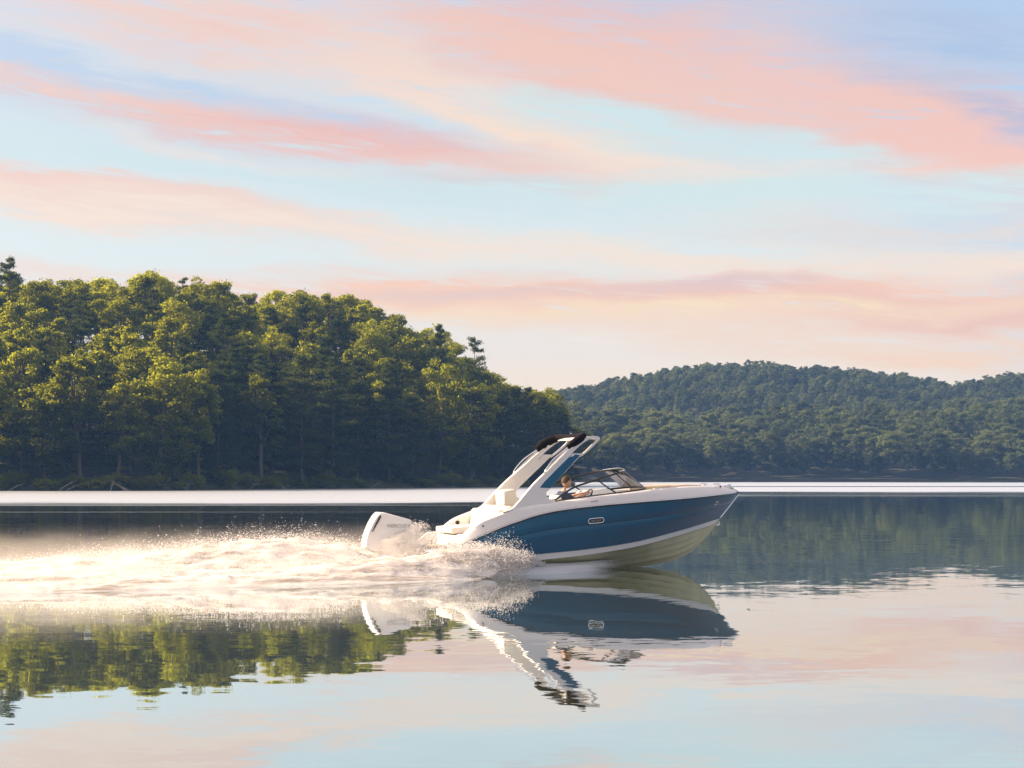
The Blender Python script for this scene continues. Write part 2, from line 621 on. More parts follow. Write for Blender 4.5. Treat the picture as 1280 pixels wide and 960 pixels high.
def make_broadleaf(seed, h, rx, base, nleaf=11000, lsz=(0.13, 0.27), bark=None):
    rng = np.random.default_rng(seed)
    bm = bmesh.new()
    lean = rng.normal(size=2) * 0.03 * h
    tp = [Vector((0, 0, -0.5)), Vector((lean[0] * .3, lean[1] * .3, h * .3)), Vector((lean[0] * .8, lean[1] * .6, h * .6)), Vector((lean[0], lean[1], h * .9))]
    r0 = 0.016 * h
    add_tube(bm, tp, [r0 * 1.25, r0, r0 * .62, r0 * .15], 7, 3)
    zc, rz = h * (base + 1) / 2, h * (1 - base) / 2
    nc = int(rng.integers(58, 74))
    lob = unit(rng, 6)
    C = []
    while len(C) < nc:
        d = unit(rng, 1)[0]
        rr = rng.uniform(0.45, 1.0) ** 0.6
        bump = 0.80 + 0.38 * max(0, float(np.max(lob @ d)) - .45)
        c = np.array([d[0] * rx * rr * bump, d[1] * rx * rr * bump, d[2] * rz * rr * bump])
        tz = (c[2] + rz) / (2 * rz)
        wd = np.interp(tz, [0, .25, .6, 1], [0.55, .95, 1.0, .75])
        C.append(np.array([c[0] * wd + lean[0], c[1] * wd + lean[1], zc + c[2]]))
    C = np.array(C)
    cr = rng.uniform(0.13, 0.25, nc) * rx
    for i in rng.choice(nc, 15, replace=False):
        c = C[i]
        z0 = max(h * 0.22, c[2] - rng.uniform(.15, .3) * h)
        k = z0 / h
        s = Vector((lean[0] * k, lean[1] * k, z0))
        e = Vector(c)
        mid = s.lerp(e, .5) + Vector((0, 0, .04 * h))
        add_tube(bm, [s, mid, e], [r0 * .38, r0 * .25, r0 * .08], 5, 2)
    tr = bm_obj('trunk', bm, bark or m_bark, angle=60)
    pr = cr ** 2 / np.sum(cr ** 2)
    idx = rng.choice(nc, nleaf, p=pr)
    d = unit(rng, nleaf)
    d[:, 2] = np.abs(d[:, 2]) * np.where(rng.random(nleaf) < .72, 1, -1)
    rad = cr[idx] * (0.35 + 0.75 * rng.random(nleaf) ** 0.5)
    sq = np.array([1.15, 1.15, 0.72])
    cen = C[idx] + d * rad[:, None] * sq
    # stray sprigs reaching out of the clumps
    st = rng.random(nleaf) < .10
    cen[st] += d[st] * (rng.random(st.sum())[:, None] * 0.8)
    nrm = d * 0.6 + rng.normal(size=(nleaf, 3)) * 0.6 + np.array([0, 0, .45])
    nrm /= np.linalg.norm(nrm, axis=1, keepdims=True)
    V = leaf_quads(rng, cen, nrm, rng.uniform(lsz[0], lsz[1], nleaf))
    cw = link(bpy.data.objects.new('crown', np_mesh('crown', V, 4, m_leaf)))
    return tr, cw


def make_pine(seed, h, rb, base, ragged=0.3, top=0.12, dens=1.0):
    rng = np.random.default_rng(seed)
    bm = bmesh.new()
    r0 = 0.013 * h
    bend = rng.normal(size=2) * 0.012 * h
    P = lambda k: Vector((bend[0] * math.sin(k * 3), bend[1] * k, h * k))
    add_tube(bm, [P(0) - Vector((0, 0, .5)), P(.33), P(.66), P(.98)], [r0 * 1.2, r0 * .9, r0 * .5, r0 * .1], 7, 3)
    cs, ns, ss = [], [], []
    z = base
    while z < 0.985:
        k = (z - base) / (1 - base)
        L = rb * np.interp(k, [0, .2, .55, 1], [.75, 1.0, .72, top])
        nb_ = int(rng.integers(4, 7))
        a0 = rng.uniform(0, 6.28)
        for b in range(nb_):
            s = np.array(P(min(.97, z + rng.normal() * .015)))
            if rng.random() < ragged * .5:
                continue
            ll = L * rng.uniform(1 - ragged, 1.1)
            a = a0 + b * 6.283 / nb_ + rng.normal() * .25
            dirv = np.array([math.cos(a), math.sin(a), 0])
            s = np.array(P(min(.97, z + rng.normal() * .018)))
            rise = np.interp(k, [0, 1], [-.12, .45]) + rng.normal() * .06
            e = s + dirv * ll + np.array([0, 0, rise * ll])
            mid = s + dirv * ll * .5 + np.array([0, 0, rise * ll * .5 - .04 * ll])
            add_tube(bm, [Vector(s), Vector(mid), Vector(e)], [r0 * .22, r0 * .15, r0 * .05], 4, 0)
            nt = max(4, int(ll * 3.2 * dens))
            for q in range(nt):
                t = 0.28 + 0.75 * (q + rng.random()) / nt
                c = s + (e - s) * t + np.array([0, 0, -.04 * ll * 4 * t * (1 - t)])
                side = np.array([-dirv[1], dirv[0], 0])
                nn = int(30 * dens)
                w = 0.16 * ll * (1.15 - abs(t - .6)) + .16
                off = rng.normal(size=(nn, 3)) * np.array([w * .8, w * .8, .15])
                cs.append(c + off)
                v = rng.normal(size=(nn, 3)) * .8 + np.array([0, 0, .8])
                ns.append(v)
                ss.append(rng.uniform(.13, .27, nn))
        z += rng.uniform(.038, .070) * (1 + .5 * ragged)
    cen, nrm, siz = np.concatenate(cs), np.concatenate(ns), np.concatenate(ss)
    nrm /= np.linalg.norm(nrm, axis=1, keepdims=True)
    V = leaf_quads(rng, cen, nrm, siz, 0.38)
    tr = bm_obj('trunk', bm, m_bark, angle=60)
    cw = link(bpy.data.objects.new('crown', np_mesh('crown', V, 4, m_needle)))
    return tr, cw


BL, PN = [], []
used = set()
for i in range(9):
    BL.append(make_broadleaf(100 + i, 18.0, [4.4, 5.0, 3.8, 4.8, 4.2, 5.4, 3.6, 4.6, 4.0][i], [.30, .36, .25, .4, .3, .38, .08, .06, .04][i], bark=m_palebark if i == 3 else None))
for i in range(4):
    PN.append(make_pine(300 + i, 20.0, [4.4, 5.0, 4.6, 5.2][i], [.15, .30, .06, .42][i], [.25, .4, .3, .5][i]))
pine_lone = make_pine(411, 20.0, 5.0, .42, .5, .22, .9)


def put_tree(proto, name, loc, rz, sc, label, cat, group=None):
    t = empty(name, loc, rz)
    t.scale = (sc[0], sc[0], sc[1])
    tag(t, label, cat, group)
    for src in proto:
        if src.name not in used:
            used.add(src.name)
            c = src
        else:
            c = src.copy()
            COL.objects.link(c)
        c.parent = t
    return t


# poisson-like scatter on the headland
rng = np.random.default_rng(5)
pts = []
cell = {}


def try_pt(X, Y, dmin):
    key = (int(X // 8), int(Y // 8))
    for a in (-1, 0, 1):
        for b in (-1, 0, 1):
            for (x, y) in cell.get((key[0] + a, key[1] + b), ()):
                if (x - X) ** 2 + (y - Y) ** 2 < dmin * dmin:
                    return False
    cell.setdefault(key, []).append((X, Y))
    pts.append((X, Y))
    return True


# named single trees first
def ground(X, Y):
    return hill_n(X, Y)


def at(u, Y):
    return (u - 640) / F * Y


SPECIAL = [
    # u, depth behind shore, name, proto, scale(xy), top row, label, cat
    (594, 14, 'pine_tree', pine_lone, 1.0, 420, 'tall lone pine with a bare trunk standing above the sloping treeline', 'pine'),
    (12, 66, 'pine_tree', PN[3], 1.0, 321, 'flat-topped pine rising highest at the edge of the forest skyline', 'pine'),
    (660, 10, 'pine_tree', PN[1], 0.55, 474, 'small ragged pine poking out near the low tip of the headland', 'pine'),
    (548, 30, 'pine_tree', PN[0], 0.85, 404, 'ragged dark pine on the skyline beside the lone tall pine', 'pine'),
]
for (u, dd, nm, pr, s, vt, lab, cat) in SPECIAL:
    Y = shore_n(u) + dd
    X = at(u, Y)
    z = ground(X, Y)
    top = (VH - vt) / F * Y + CAMH
    try_pt(X, Y, 1)
    put_tree(pr, nm, (X, Y, z - .1), rng.uniform(0, 6.28), (s, max(.4, (top - z) / 20.0)), lab, cat)

n_try = 0
while n_try < 9000:
    n_try += 1
    u = rng.uniform(-150, 722)
    dd = rng.uniform(1.5, 96) ** 1.0
    if u > 560:
        dd = rng.uniform(1.5, ip(u, [560, 640, 722], [80, 52, 26]))
    Y = shore_n(u) + dd
    X = at(u, Y)
    try_pt(X, Y, 4.6 if dd < 14 else 6.2)

GROUPS = {}
npine = 0
for (X, Y) in pts[len(SPECIAL):]:
    u = 640 + F * X / Y
    ys = shore_n(u)
    dd = Y - ys
    z = ground(X, Y)
    if z < 0.15:
        continue
    front = dd < 14
    depth = ip(u, [500, 640, 716], [78, 40, 12])
    zone = 'edge' if front else ('top' if dd > depth - 16 else 'mid')
    ppine = ip(u, [0, 300, 420, 600, 716], [.22, .30, .42, .5, .42]) * (1.5 if front else (1.0 if zone == 'mid' else .12))
    pine = rng.random() < ppine
    hgt = rng.uniform(.78, 1.12)
    # keep the skyline where the photograph has it
    vtop = ip(u, SL_U, SL_V) + 6 * rng.normal() + 4
    hmax = ((VH - vtop) / F * Y + CAMH - z)
    h0 = 20.0 if pine else 18.0
    hgt = min(hgt * h0, hmax + (1.5 if zone == 'top' else 0)) / h0
    if zone == 'top':
        hgt = max(hgt, min(1.15, hmax / h0))
    if hgt < .33:
        continue
    sxy = (hgt * .45 + .55) * rng.uniform(.82, 1.12)
    kind = 'pine' if pine else 'broadleaf tree'
    where = {'edge': 'in the dark fringe at the water line of the headland', 'mid': 'on the slope of the wooded headland', 'top': 'on the headland crest against the sky'}[zone]
    look = {'pine': 'dark green layered pine', 'broadleaf tree': 'yellow-green broadleaf tree'}[kind]
    if pine:
        pr = PN[int(rng.choice([2, 2, 0] if front else [0, 1, 2, 2, 0, 3]))]
    else:
        pr = BL[int(rng.integers(0, 7))] if not front else BL[int(rng.choice([6, 7, 8, 8]))]
    put_tree(pr, 'pine_tree' if pine else 'broadleaf_tree', (X, Y, z - .1), rng.uniform(0, 6.28), (sxy, hgt), look + ' ' + where, 'pine' if pine else 'tree', ('pines ' if pine else 'broadleaf trees ') + where)
    GROUPS[(kind, zone)] = GROUPS.get((kind, zone), 0) + 1
print('TREES', GROUPS)

# shoreline shrubs and driftwood on the headland
SHR = make_broadleaf(777, 3.2, 2.2, .02, 2600, (0.08, 0.16))
Y = shore_n(283) - .3
k = put_tree(SHR, 'shrub', (at(283, Y), Y, 0.1), 1.0, (1, 1.25), 'single pale green shrub at the water line below the pines', 'shrub')
for i, u in enumerate(list(np.linspace(-60, 706, 70) + rng.normal(size=70) * 9)):
    Y = shore_n(u) + rng.uniform(-.6, 3.5)
    if abs(u - 283) < 14:
        continue
    s = rng.uniform(.5, 1.0)
    put_tree(SHR, 'shrub', (at(u, Y), Y, 0.1), rng.uniform(0, 6.28), (s * 1.2, s * rng.uniform(.55, 1.15)), 'low dark shrub overhanging the water line of the headland', 'shrub', 'shrubs along the water line')

m_drift = pbr('driftwood', (0.30, 0.26, 0.21), 0.85, noise_amt=0.3, nscale=8, spec=0.2)
for i, (u, ang, L) in enumerate([(84, .5, 3.0), (92, .35, 2.6), (146, -.5, 3.2), (152, -.3, 2.6), (140, 1.3, 1.6), (20, .4, 2.6), (236, .9, 1.8), (318, .7, 1.9), (352, -.7, 1.6), (470, .5, 2.0)]):
    Y = shore_n(u) - 2.1
    bm = bmesh.new()
    c, s = math.cos(ang), math.sin(abs(ang))
    sg = 1 if ang > 0 else -1
    A, B_ = Vector((-L * .5 * c, 0, -.1)), Vector((L * .5 * c, .3, L * s + .1))
    if sg < 0:
        A.x, B_.x = -A.x, -B_.x
    add_tube(bm, [A, A.lerp(B_, .5) + Vector((0, 0, .12)), B_], [.09, .06, .02], 6, 3)
    q = A.lerp(B_, .45)
    add_tube(bm, [q, q + Vector((.5 * sg, -.2, .55))], [.04, .012], 5)
    q = A.lerp(B_, .68)
    add_tube(bm, [q, q + Vector((.45 * sg, .1, -.1))], [.03, .01], 5)
    o = bm_obj('fallen_branch', bm, m_drift, angle=60)
    o.location = (at(u, Y), Y, .05)
    tag(o, 'bleached fallen branch sticking out of the bank at the water line', 'branch', 'fallen branches on the bank')

# far forest: one mass of crowns across the lake
PTS, SCL, ROT, IDX = [], [], [], []
rng = np.random.default_rng(9)
fc = {}
for _ in range(90000):
    u = rng.uniform(420, 1560)
    Y = math.sqrt(rng.uniform(481 ** 2, 1010 ** 2))
    X = at(u, Y)
    dmin = 5.6 if Y < 520 else (6.6 if Y < 650 else 5.2)
    key = (int(X // 8), int(Y // 8))
    ok = True
    for a in (-1, 0, 1):
        for b in (-1, 0, 1):
            for (x, y) in fc.get((key[0] + a, key[1] + b), ()):
                if (x - X) ** 2 + (y - Y) ** 2 < dmin * dmin:
                    ok = False
    if not ok:
        continue
    fc.setdefault(key, []).append((X, Y))
    PTS.append((X, Y, hill_f(X, Y) - .2))
    s = rng.uniform(.55, 1.05) if Y < 650 else rng.uniform(.38, .72)
    IDX.append(int(rng.integers(0, 3)) if Y < 505 else int(rng.integers(0, 9)))
    SCL.append((s * rng.uniform(.95, 1.25), s * rng.uniform(.95, 1.25), s if Y > 560 else s * .95))
    ROT.append(rng.uniform(0, 6.28))
print('FAR TREES', len(PTS))
me = bpy.data.meshes.new('far_forest')
me.from_pydata(PTS, [], [])
at_s = me.attributes.new('scl', 'FLOAT_VECTOR', 'POINT')
at_s.data.foreach_set('vector', np.array(SCL, np.float32).ravel())
at_r = me.attributes.new('rot', 'FLOAT_VECTOR', 'POINT')
rv = np.zeros((len(PTS), 3), np.float32)
rv[:, 2] = ROT
at_r.data.foreach_set('vector', rv.ravel())
at_i = me.attributes.new('pick', 'INT', 'POINT')
at_i.data.foreach_set('value', np.array(IDX, np.int32))
far = link(bpy.data.objects.new('far_forest', me))
tag(far, 'hazy blue-green forest covering the hill across the lake', 'forest', kind='stuff')
ng = bpy.data.node_groups.new('far_forest', 'GeometryNodeTree')
ng.interface.new_socket('Geometry', in_out='INPUT', socket_type='NodeSocketGeometry')
ng.interface.new_socket('Geometry', in_out='OUTPUT', socket_type='NodeSocketGeometry')
gi, go = ng.nodes.new('NodeGroupInput'), ng.nodes.new('NodeGroupOutput')
join = ng.nodes.new('GeometryNodeJoinGeometry')
protos = [BL[8][1], BL[7][1], BL[6][1], BL[0][1], BL[1][1], BL[5][1], BL[2][1], BL[4][1], BL[3][1]]
m_hazedleaf = leaf_mat('hazed_leaf', (0.012, 0.026, 0.024, 1), (0.070, 0.090, 0.046, 1), (0.38, 0.42, 0.12, 1), 0.45, 1.5)  # distance haze and shade put into the leaf colour: darker, bluer than near crowns
# rename so that each instance source is the crown of one of the trees above
g2i = ng.nodes.new('GeometryNodeGeometryToInstance')
for pr in protos:
    oi = ng.nodes.new('GeometryNodeObjectInfo')
    oi.inputs['Object'].default_value = pr
    oi.inputs['As Instance'].default_value = True
    ng.links.new(oi.outputs['Geometry'], g2i.inputs[0]) if False else ng.links.new(oi.outputs['Geometry'], join.inputs[0])
iop = ng.nodes.new('GeometryNodeInstanceOnPoints')
iop.inputs['Pick Instance'].default_value = True


def named(nm, typ='FLOAT_VECTOR'):
    nd = ng.nodes.new('GeometryNodeInputNamedAttribute')
    nd.data_type = typ
    nd.inputs['Name'].default_value = nm
    return nd.outputs[0]


ng.links.new(gi.outputs[0], iop.inputs['Points'])
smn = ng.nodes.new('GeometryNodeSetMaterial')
smn.inputs['Material'].default_value = m_hazedleaf
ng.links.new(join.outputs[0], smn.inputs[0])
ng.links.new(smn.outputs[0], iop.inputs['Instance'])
ng.links.new(named('pick', 'INT'), iop.inputs['Instance Index'])
ng.links.new(named('scl'), iop.inputs['Scale'])
e2r = ng.nodes.new('FunctionNodeEulerToRotation')
ng.links.new(named('rot'), e2r.inputs[0])
ng.links.new(e2r.outputs[0], iop.inputs['Rotation'])
ng.links.new(iop.outputs[0], go.inputs[0])
md = far.modifiers.new('forest', 'NODES')
md.node_group = ng

# ------------------------------------------------------------------ motor boat
# local axes: x to the bow, y to port, z up from the water; the hull is modelled at its planing trim
YAW = R(20)
BX, BY = 5.9 - 8 * math.cos(YAW), 36.5 - 8 * math.sin(YAW)
m_white = pbr('white_gelcoat', (0.80, 0.78, 0.76), 0.22, coat=0.6, noise_amt=0.03)
m_blue = pbr('blue_gelcoat', (0.000, 0.092, 0.200), 0.14, coat=0.2, spec=0.4, noise_amt=0.10, nscale=1.2)
m_cream = pbr('bottom_gelcoat', (0.66, 0.64, 0.40), 0.28, coat=0.4, noise_amt=0.06, nscale=2)
m_black = pbr('black_trim', (0.012, 0.012, 0.014), 0.4, noise_amt=0.1)
m_canvas = pbr('black_canvas', (0.010, 0.009, 0.012), 0.9, noise_amt=0.3, nscale=25, spec=0.15)
m_steel = pbr('polished_steel', (0.72, 0.72, 0.72), 0.16, metal=1.0, noise_amt=0.05)
m_vinyl = pbr('cream_vinyl', (0.74, 0.70, 0.60), 0.45, noise_amt=0.05, nscale=10)
m_tan = pbr('tan_vinyl', (0.55, 0.46, 0.34), 0.5, noise_amt=0.06, nscale=10)
m_grey = pbr('grey_lettering', (0.40, 0.40, 0.41), 0.4)
m_badge = pbr('badge_lettering', (0.45, 0.44, 0.43), 0.35)
m_dash = pbr('dark_dash', (0.03, 0.03, 0.032), 0.5)
m_mat = pbr('floor_mat', (0.30, 0.26, 0.21), 0.85, noise_amt=0.12, nscale=30)
m_skin = pbr('skin', (0.50, 0.30, 0.20), 0.5, noise_amt=0.08, nscale=20)
m_hair = pbr('brown_hair', (0.050, 0.030, 0.018), 0.7, noise_amt=0.35, nscale=60)
m_shirt = pbr('navy_shirt', (0.025, 0.045, 0.085), 0.85, noise_amt=0.2, nscale=14)
m_jeans = pbr('dark_trousers', (0.05, 0.055, 0.07), 0.9, noise_amt=0.2, nscale=14)
mg, nb, out = new_mat('windscreen_glass')
g_ = nb.new('ShaderNodeBsdfGlossy')
g_.inputs['Roughness'].default_value = 0.02
t_ = nb.new('ShaderNodeBsdfTransparent')
t_.inputs[0].default_value = (0.97, 0.985, 0.98, 1)
fz = nb.new('ShaderNodeFresnel')
fz.inputs['IOR'].default_value = 1.2
ms = nb.new('ShaderNodeMixShader')
nb.l.new(fz.outputs[0], ms.inputs[0])
nb.l.new(t_.outputs[0], ms.inputs[1])
nb.l.new(g_.outputs[0], ms.inputs[2])
nb.l.new(ms.outputs[0], out.inputs[0])
m_glass = mg

boat = empty('motor_boat', (BX, BY, 0), YAW)
tag(boat, 'blue and white open motor boat with swept arch tower, planing bow-up across the lake', 'motor boat')

RUB = [(0.05, .69), (.13, .71), (.36, .815), (.72, .97), (1.12, 1.12), (1.72, 1.305), (2.06, 1.39), (2.46, 1.46), (3.1, 1.535), (4.18, 1.62), (5.0, 1.67), (5.93, 1.72), (6.84, 1.78), (7.5, 1.82), (7.97, 1.85)]
DECK = [(-.04, .73), (.15, .93), (.31, 1.08), (.56, 1.25), (.9, 1.38), (1.24, 1.49), (1.5, 1.56), (2.34, 1.67), (3.2, 1.78), (4.04, 1.87), (4.86, 1.95), (5.5, 2.0), (6.15, 2.035), (7.0, 2.04), (7.6, 2.0), (7.85, 1.95), (7.97, 1.89)]


def smooth_tab(tab):
    xs = [p[0] for p in tab]
    ys = [p[1] for p in tab]
    pts = crom([(x, 0, y) for x, y in tab], 8)
    X = [p.x for p in pts]
    Z = [p.z for p in pts]
    return lambda x: float(np.interp(x, X, Z))


zrub, zdeck = smooth_tab(RUB), smooth_tab(DECK)
beam = smooth_tab([(-.1, 1.18), (1, 1.27), (2, 1.30), (3, 1.30), (4.5, 1.25), (5.5, 1.10), (6.3, .88), (7, .60), (7.5, .345), (7.8, .165), (7.97, .03)])
chb = smooth_tab([(0, 1.08), (1, 1.12), (3, 1.1), (4, 1.0), (5, .83), (6, .56), (6.7, .31), (7.1, .145), (7.43, .0)])
chz = smooth_tab([(0, .30), (1.3, .375), (2.13, .45), (2.97, .51), (3.85, .59), (4.8, .71), (6.08, .94), (6.8, 1.08), (7.43, 1.20)])
kz = smooth_tab([(0, -.38), (2, -.26), (4, -.11), (5.16, 0.0), (5.61, .055), (6.12, .15), (6.58, .34), (7.04, .715), (7.25, .95), (7.43, 1.20)])
NS = 64
S = [1 - (1 - i / (NS - 1)) ** 1.25 for i in range(NS)]
sheer = [Vector((.05 + s * 7.92, beam(.05 + s * 7.92), zrub(.05 + s * 7.92))) for s in S]
chine = [Vector((s * 7.43, chb(s * 7.43), chz(s * 7.43))) for s in S]
keel = [Vector((s * 7.43, 0, kz(s * 7.43))) for s in S]


def side_pt(i, t):
    a, b = sheer[i], chine[i]
    p = a.lerp(b, t)
    p.y += 0.055 * math.sin(math.pi * t) * (a.y / 1.3) - 0.012 * (1 if .40 < t < .44 else 0)
    return p


def grid_faces(nr, nc):
    return [(r * nc + c, (r + 1) * nc + c, (r + 1) * nc + c + 1, r * nc + c + 1) for r in range(nr - 1) for c in range(nc - 1)]


def two_sided(rowfn, n):
    V, Fc = [], []
    for sgn in (1, -1):
        base = len(V)
        rows = [rowfn(i) for i in range(n)]
        nc = len(rows[0])
        for r in rows:
            V += [(p[0], p[1] * sgn, p[2]) for p in r]
        for f in grid_faces(n, nc):
            f = tuple(base + k for k in f)
            Fc.append(f if sgn > 0 else f[::-1])
    return V, Fc


def finish(o, angle=30, weld=True):
    bm = bmesh.new()
    bm.from_mesh(o.data)
    if weld:
        bmesh.ops.remove_doubles(bm, verts=bm.verts, dist=1e-4)
    bmesh.ops.recalc_face_normals(bm, faces=bm.faces)
    bm.to_mesh(o.data)
    bm.free()
    o.data.set_sharp_from_angle(angle=R(angle))
    return o


TT = [0, .12, .25, .40, .42, .44, .6, .75, .88, 1.0]
V, Fc = two_sided(lambda i: [side_pt(i, t) for t in TT], NS)
hull = mesh_obj('hull', V, Fc, m_blue, boat)
finish(hull, 40)


def bottom_row(i):
    c, k = chine[i], keel[i]
    dz = min(.11 + .05 * (1 - S[i]), max(0.0, (c.z - k.z) * .32))
    w = c.copy()
    w.y = max(0, c.y - .012 * min(1, c.y * 4))
    lip = Vector((w.x, max(0, w.y - .03 * min(1, c.y * 3)), w.z - dz))
    pts = [w, lip]
    prev = lip
    inner = lip + Vector((0, -min(.05, lip.y * .2), .012 * min(1, c.y * 4)))
    pts.append(inner)
    for f in (.27, .52, .76):
        p = inner.lerp(k, f)
        sag = -.02 * (1 - f)
        st = .024 * min(1, c.y * 3)
        pts.append(p + Vector((0, st, -st * .9 + sag * 0)))
        pts.append(p + Vector((0, 0, st * .35)))
    pts.append(k)
    return pts


V, Fc = two_sided(bottom_row, NS)
nper = len(bottom_row(0)) - 1
fm = [(0 if (j % nper) == 0 else 1) for j in range(len(Fc))]
hb = mesh_obj('hull_bottom', V, Fc, [m_white, m_cream], boat, fmat=fm)
finish(hb, 22)
# transom
i0 = 0
a, b, k = sheer[0], chine[0], keel[0]
tv = [(a.x, a.y, a.z), (b.x, b.y, b.z), (k.x, 0, k.z), (b.x, -b.y, b.z), (a.x, -a.y, a.z)]
tr = prism = None
bm = bmesh.new()
v0 = [bm.verts.new(Vector(p) + Vector((.004, 0, 0))) for p in tv]
v1 = [bm.verts.new(Vector(p) + Vector((.06, 0, 0))) for p in tv]
bm.faces.new(v0)
bm.faces.new(v1[::-1])
for i in range(5):
    bm.faces.new((v0[i], v1[i], v1[(i + 1) % 5], v0[(i + 1) % 5]))
bm_obj('transom', bm, m_white, boat)

# deck moulding: side decks, coaming and inner liner, closed foredeck at the bow
XD = list(np.linspace(-.04, 1.6, 22)) + list(np.linspace(1.7, 7.2, 46)) + list(np.linspace(7.28, 7.97, 12))


def deck_row(i):
    x = XD[i]
    xr = max(.05, x)
    B, zr, zd = beam(xr), zrub(xr), zdeck(x)
    h = max(.02, zd - zr)
    lean = .10 + .35 * h * sm((x - 4) / 3)
    y2 = max(0, B - lean)
    wid = ip(x, [0, 1, 2.3, 4, 5, 6.5, 7.3], [.20, .22, .20, .17, .20, .22, .24])
    y3 = max(0, y2 - wid)
    zf = ip(x, [0, .9, 1.0, 4.6, 4.7, 7.1, 7.35], [.50, .6, .7, .85, 1.3, 1.55, 1.85])
    if x > 7.2:
        y3 = 0
    zin = zd + (.012 if x > 7.2 else 0)
    z4 = min(zd - .02, zf) if x <= 7.2 else zin
    y4 = max(0, y3 - .02)
    return [(x, B - .002, zr + .015), (x, B - .012, zr + .05 * min(1, h * 6)), (x, B - lean * .55, zr + h * .62), (x, y2 + .02, zd - .035 * min(1, h * 4)), (x, max(0, y2 - .02), zd - .006), (x, max(0, y2 - .05), zd), (x, y3 + .03 * (y3 > 0), zin), (x, y3, zin - .03 * (x <= 7.2)), (x, y4, z4)]


V, Fc = two_sided(deck_row, len(XD))
dk = mesh_obj('deck', V, Fc, m_white, boat)
finish(dk, 38)
# cockpit and bow floor
bm = bmesh.new()
add_prism(bm, box_poly(.1, 3.9, .72, .78), -.93, .93)
add_prism(bm, box_poly(3.9, 4.7, .80, .86), -.6, .6)
add_prism(bm, [(4.7, 1.24), (4.7, 1.30), (6.4, 1.42), (7.1, 1.56), (7.1, 1.50), (6.4, 1.36)], -.22, .22)
bm_obj('floor', bm, m_mat, boat, smooth=False)
# rub rail: black rubber with a bright insert
for sg in (1, -1):
    rail = tube_obj('rub_rail', [(p.x, sg * (p.y + .006), p.z + .012) for p in sheer[::3]] + [(7.985, 0, 1.866)], .026, m_black, boat, 8, 3)
    tube_obj('rail_insert', [(p.x, sg * (p.y + .024), p.z + .024) for p in sheer[::3][:-1]], .012, m_steel, rail, 6, 3)
# bright stem band on the bow edge
tube_obj('stem_band', [(7.972, 0, 1.82), (7.80, 0, 1.62), (7.62, 0, 1.42), (7.44, 0, 1.22)], .020, m_steel, boat, 8, 3)
b_eye = tube_obj('bow_eye', [(7.36, 0, 1.13), (7.42, 0, 1.08), (7.40, 0, 1.03), (7.31, 0, 1.05)], .014, m_steel, boat, 6, 4)

# fittings on the foredeck
for (x, y) in ((7.15, -.36), (7.15, .36)):
    bm = bmesh.new()
    z = zdeck(x) + .005
    add_tube(bm, [(x - .10, y, z + .045), (x, y, z + .055), (x + .10, y, z + .045)], .014, 6, 3)
    add_tube(bm, [(x - .035, y, z - .02), (x - .035, y, z + .05)], .014, 6)
    add_tube(bm, [(x + .035, y, z - .02), (x + .035, y, z + .05)], .014, 6)
    bm_obj('cleat', bm, m_steel, boat)
bm = bmesh.new()
add_tube(bm, [(7.42, -.12, 2.02), (7.60, -.10, 2.035), (7.82, 0, 1.98)], .022, 8, 4)
add_tube(bm, [(7.62, .0, 2.0), (7.70, 0, 2.06), (7.78, 0, 2.0)], .03, 8, 4)
bm_obj('anchor_roller', bm, m_steel, boat)
bm = bmesh.new()
bmesh.ops.create_uvsphere(bm, u_segments=12, v_segments=8, radius=.035)
bmesh.ops.translate(bm, vec=(7.30, -.26, 2.02), verts=bm.verts)
bm_obj('bow_light', bm, m_black, boat)

# bow cushions, tan piping colour shows just above the coaming
for sg in (1, -1):
    pts = [(x, sg * (beam(x) - .42), zdeck(x) - .02) for x in (5.2, 5.7, 6.2, 6.7)]
    tube_obj('bow_backrest', pts, [.05, .07, .07, .05], m_tan, boat, 8, 4, flat=(.9, 1.0))
    bm = bmesh.new()
    add_prism(bm, [(5.05, 1.52), (5.05, 1.62), (6.15, 1.70), (6.15, 1.60)], sg * .22, sg * .50, bevel=.03)
    bm_obj('bow_seat', bm, m_vinyl, boat)

# consoles under the windscreen
for sg in (1, -1):
    pr = prism_obj('console', [(3.70, 1.30), (3.62, 1.55), (3.80, 1.74 if sg < 0 else 1.93), (4.30, 1.80 if sg < 0 else 1.98), (4.9, 1.90), (4.9, 1.62), (4.4, 1.32)], sg * .34, sg * .93, m_white, boat, bevel=.03)
    if sg < 0:
        prism_obj('dash_panel', [(3.60, 1.56), (3.78, 1.75), (3.74, 1.80), (3.55, 1.60)], -.92, -.40, m_dash, pr, bevel=.01)

# steering wheel
bm = bmesh.new()
cx, cy, cz = 3.50, -.55, 1.80
ring = [(cx + .08 * math.sin(a), cy + .19 * math.cos(a), cz + .17 * math.sin(a)) for a in np.linspace(0, 2 * math.pi, 22)]
add_tube(bm, ring, .016, 7)
for a in (0.5, 2.6, 4.7):
    add_tube(bm, [(cx + .03, cy, cz - .01), (cx + .08 * math.sin(a), cy + .18 * math.cos(a), cz + .16 * math.sin(a))], .012, 6)
add_tube(bm, [(cx + .02, cy, cz), (cx + .22, cy, cz - .10)], .03, 8)
bm_obj('steering_wheel', bm, m_dash, boat)

# seats
def seat(x, y, zt, name='helm_seat'):
    base = prism_obj(name, [(x, 1.02), (x - .02, 1.22), (x + .52, 1.25), (x + .54, 1.04)], y - .28, y + .28, m_vinyl, boat, bevel=.05, seg=3)
    prism_obj('backrest', [(x - .02, 1.15), (x - .16, zt), (x - .03, zt + .02), (x + .13, 1.2)], y - .27, y + .27, m_vinyl, base, bevel=.05, seg=3)
    prism_obj('pedestal', box_poly(x + .16, x + .36, .78, 1.03), y - .1, y + .1, m_dash, base, bevel=.02)
    return base


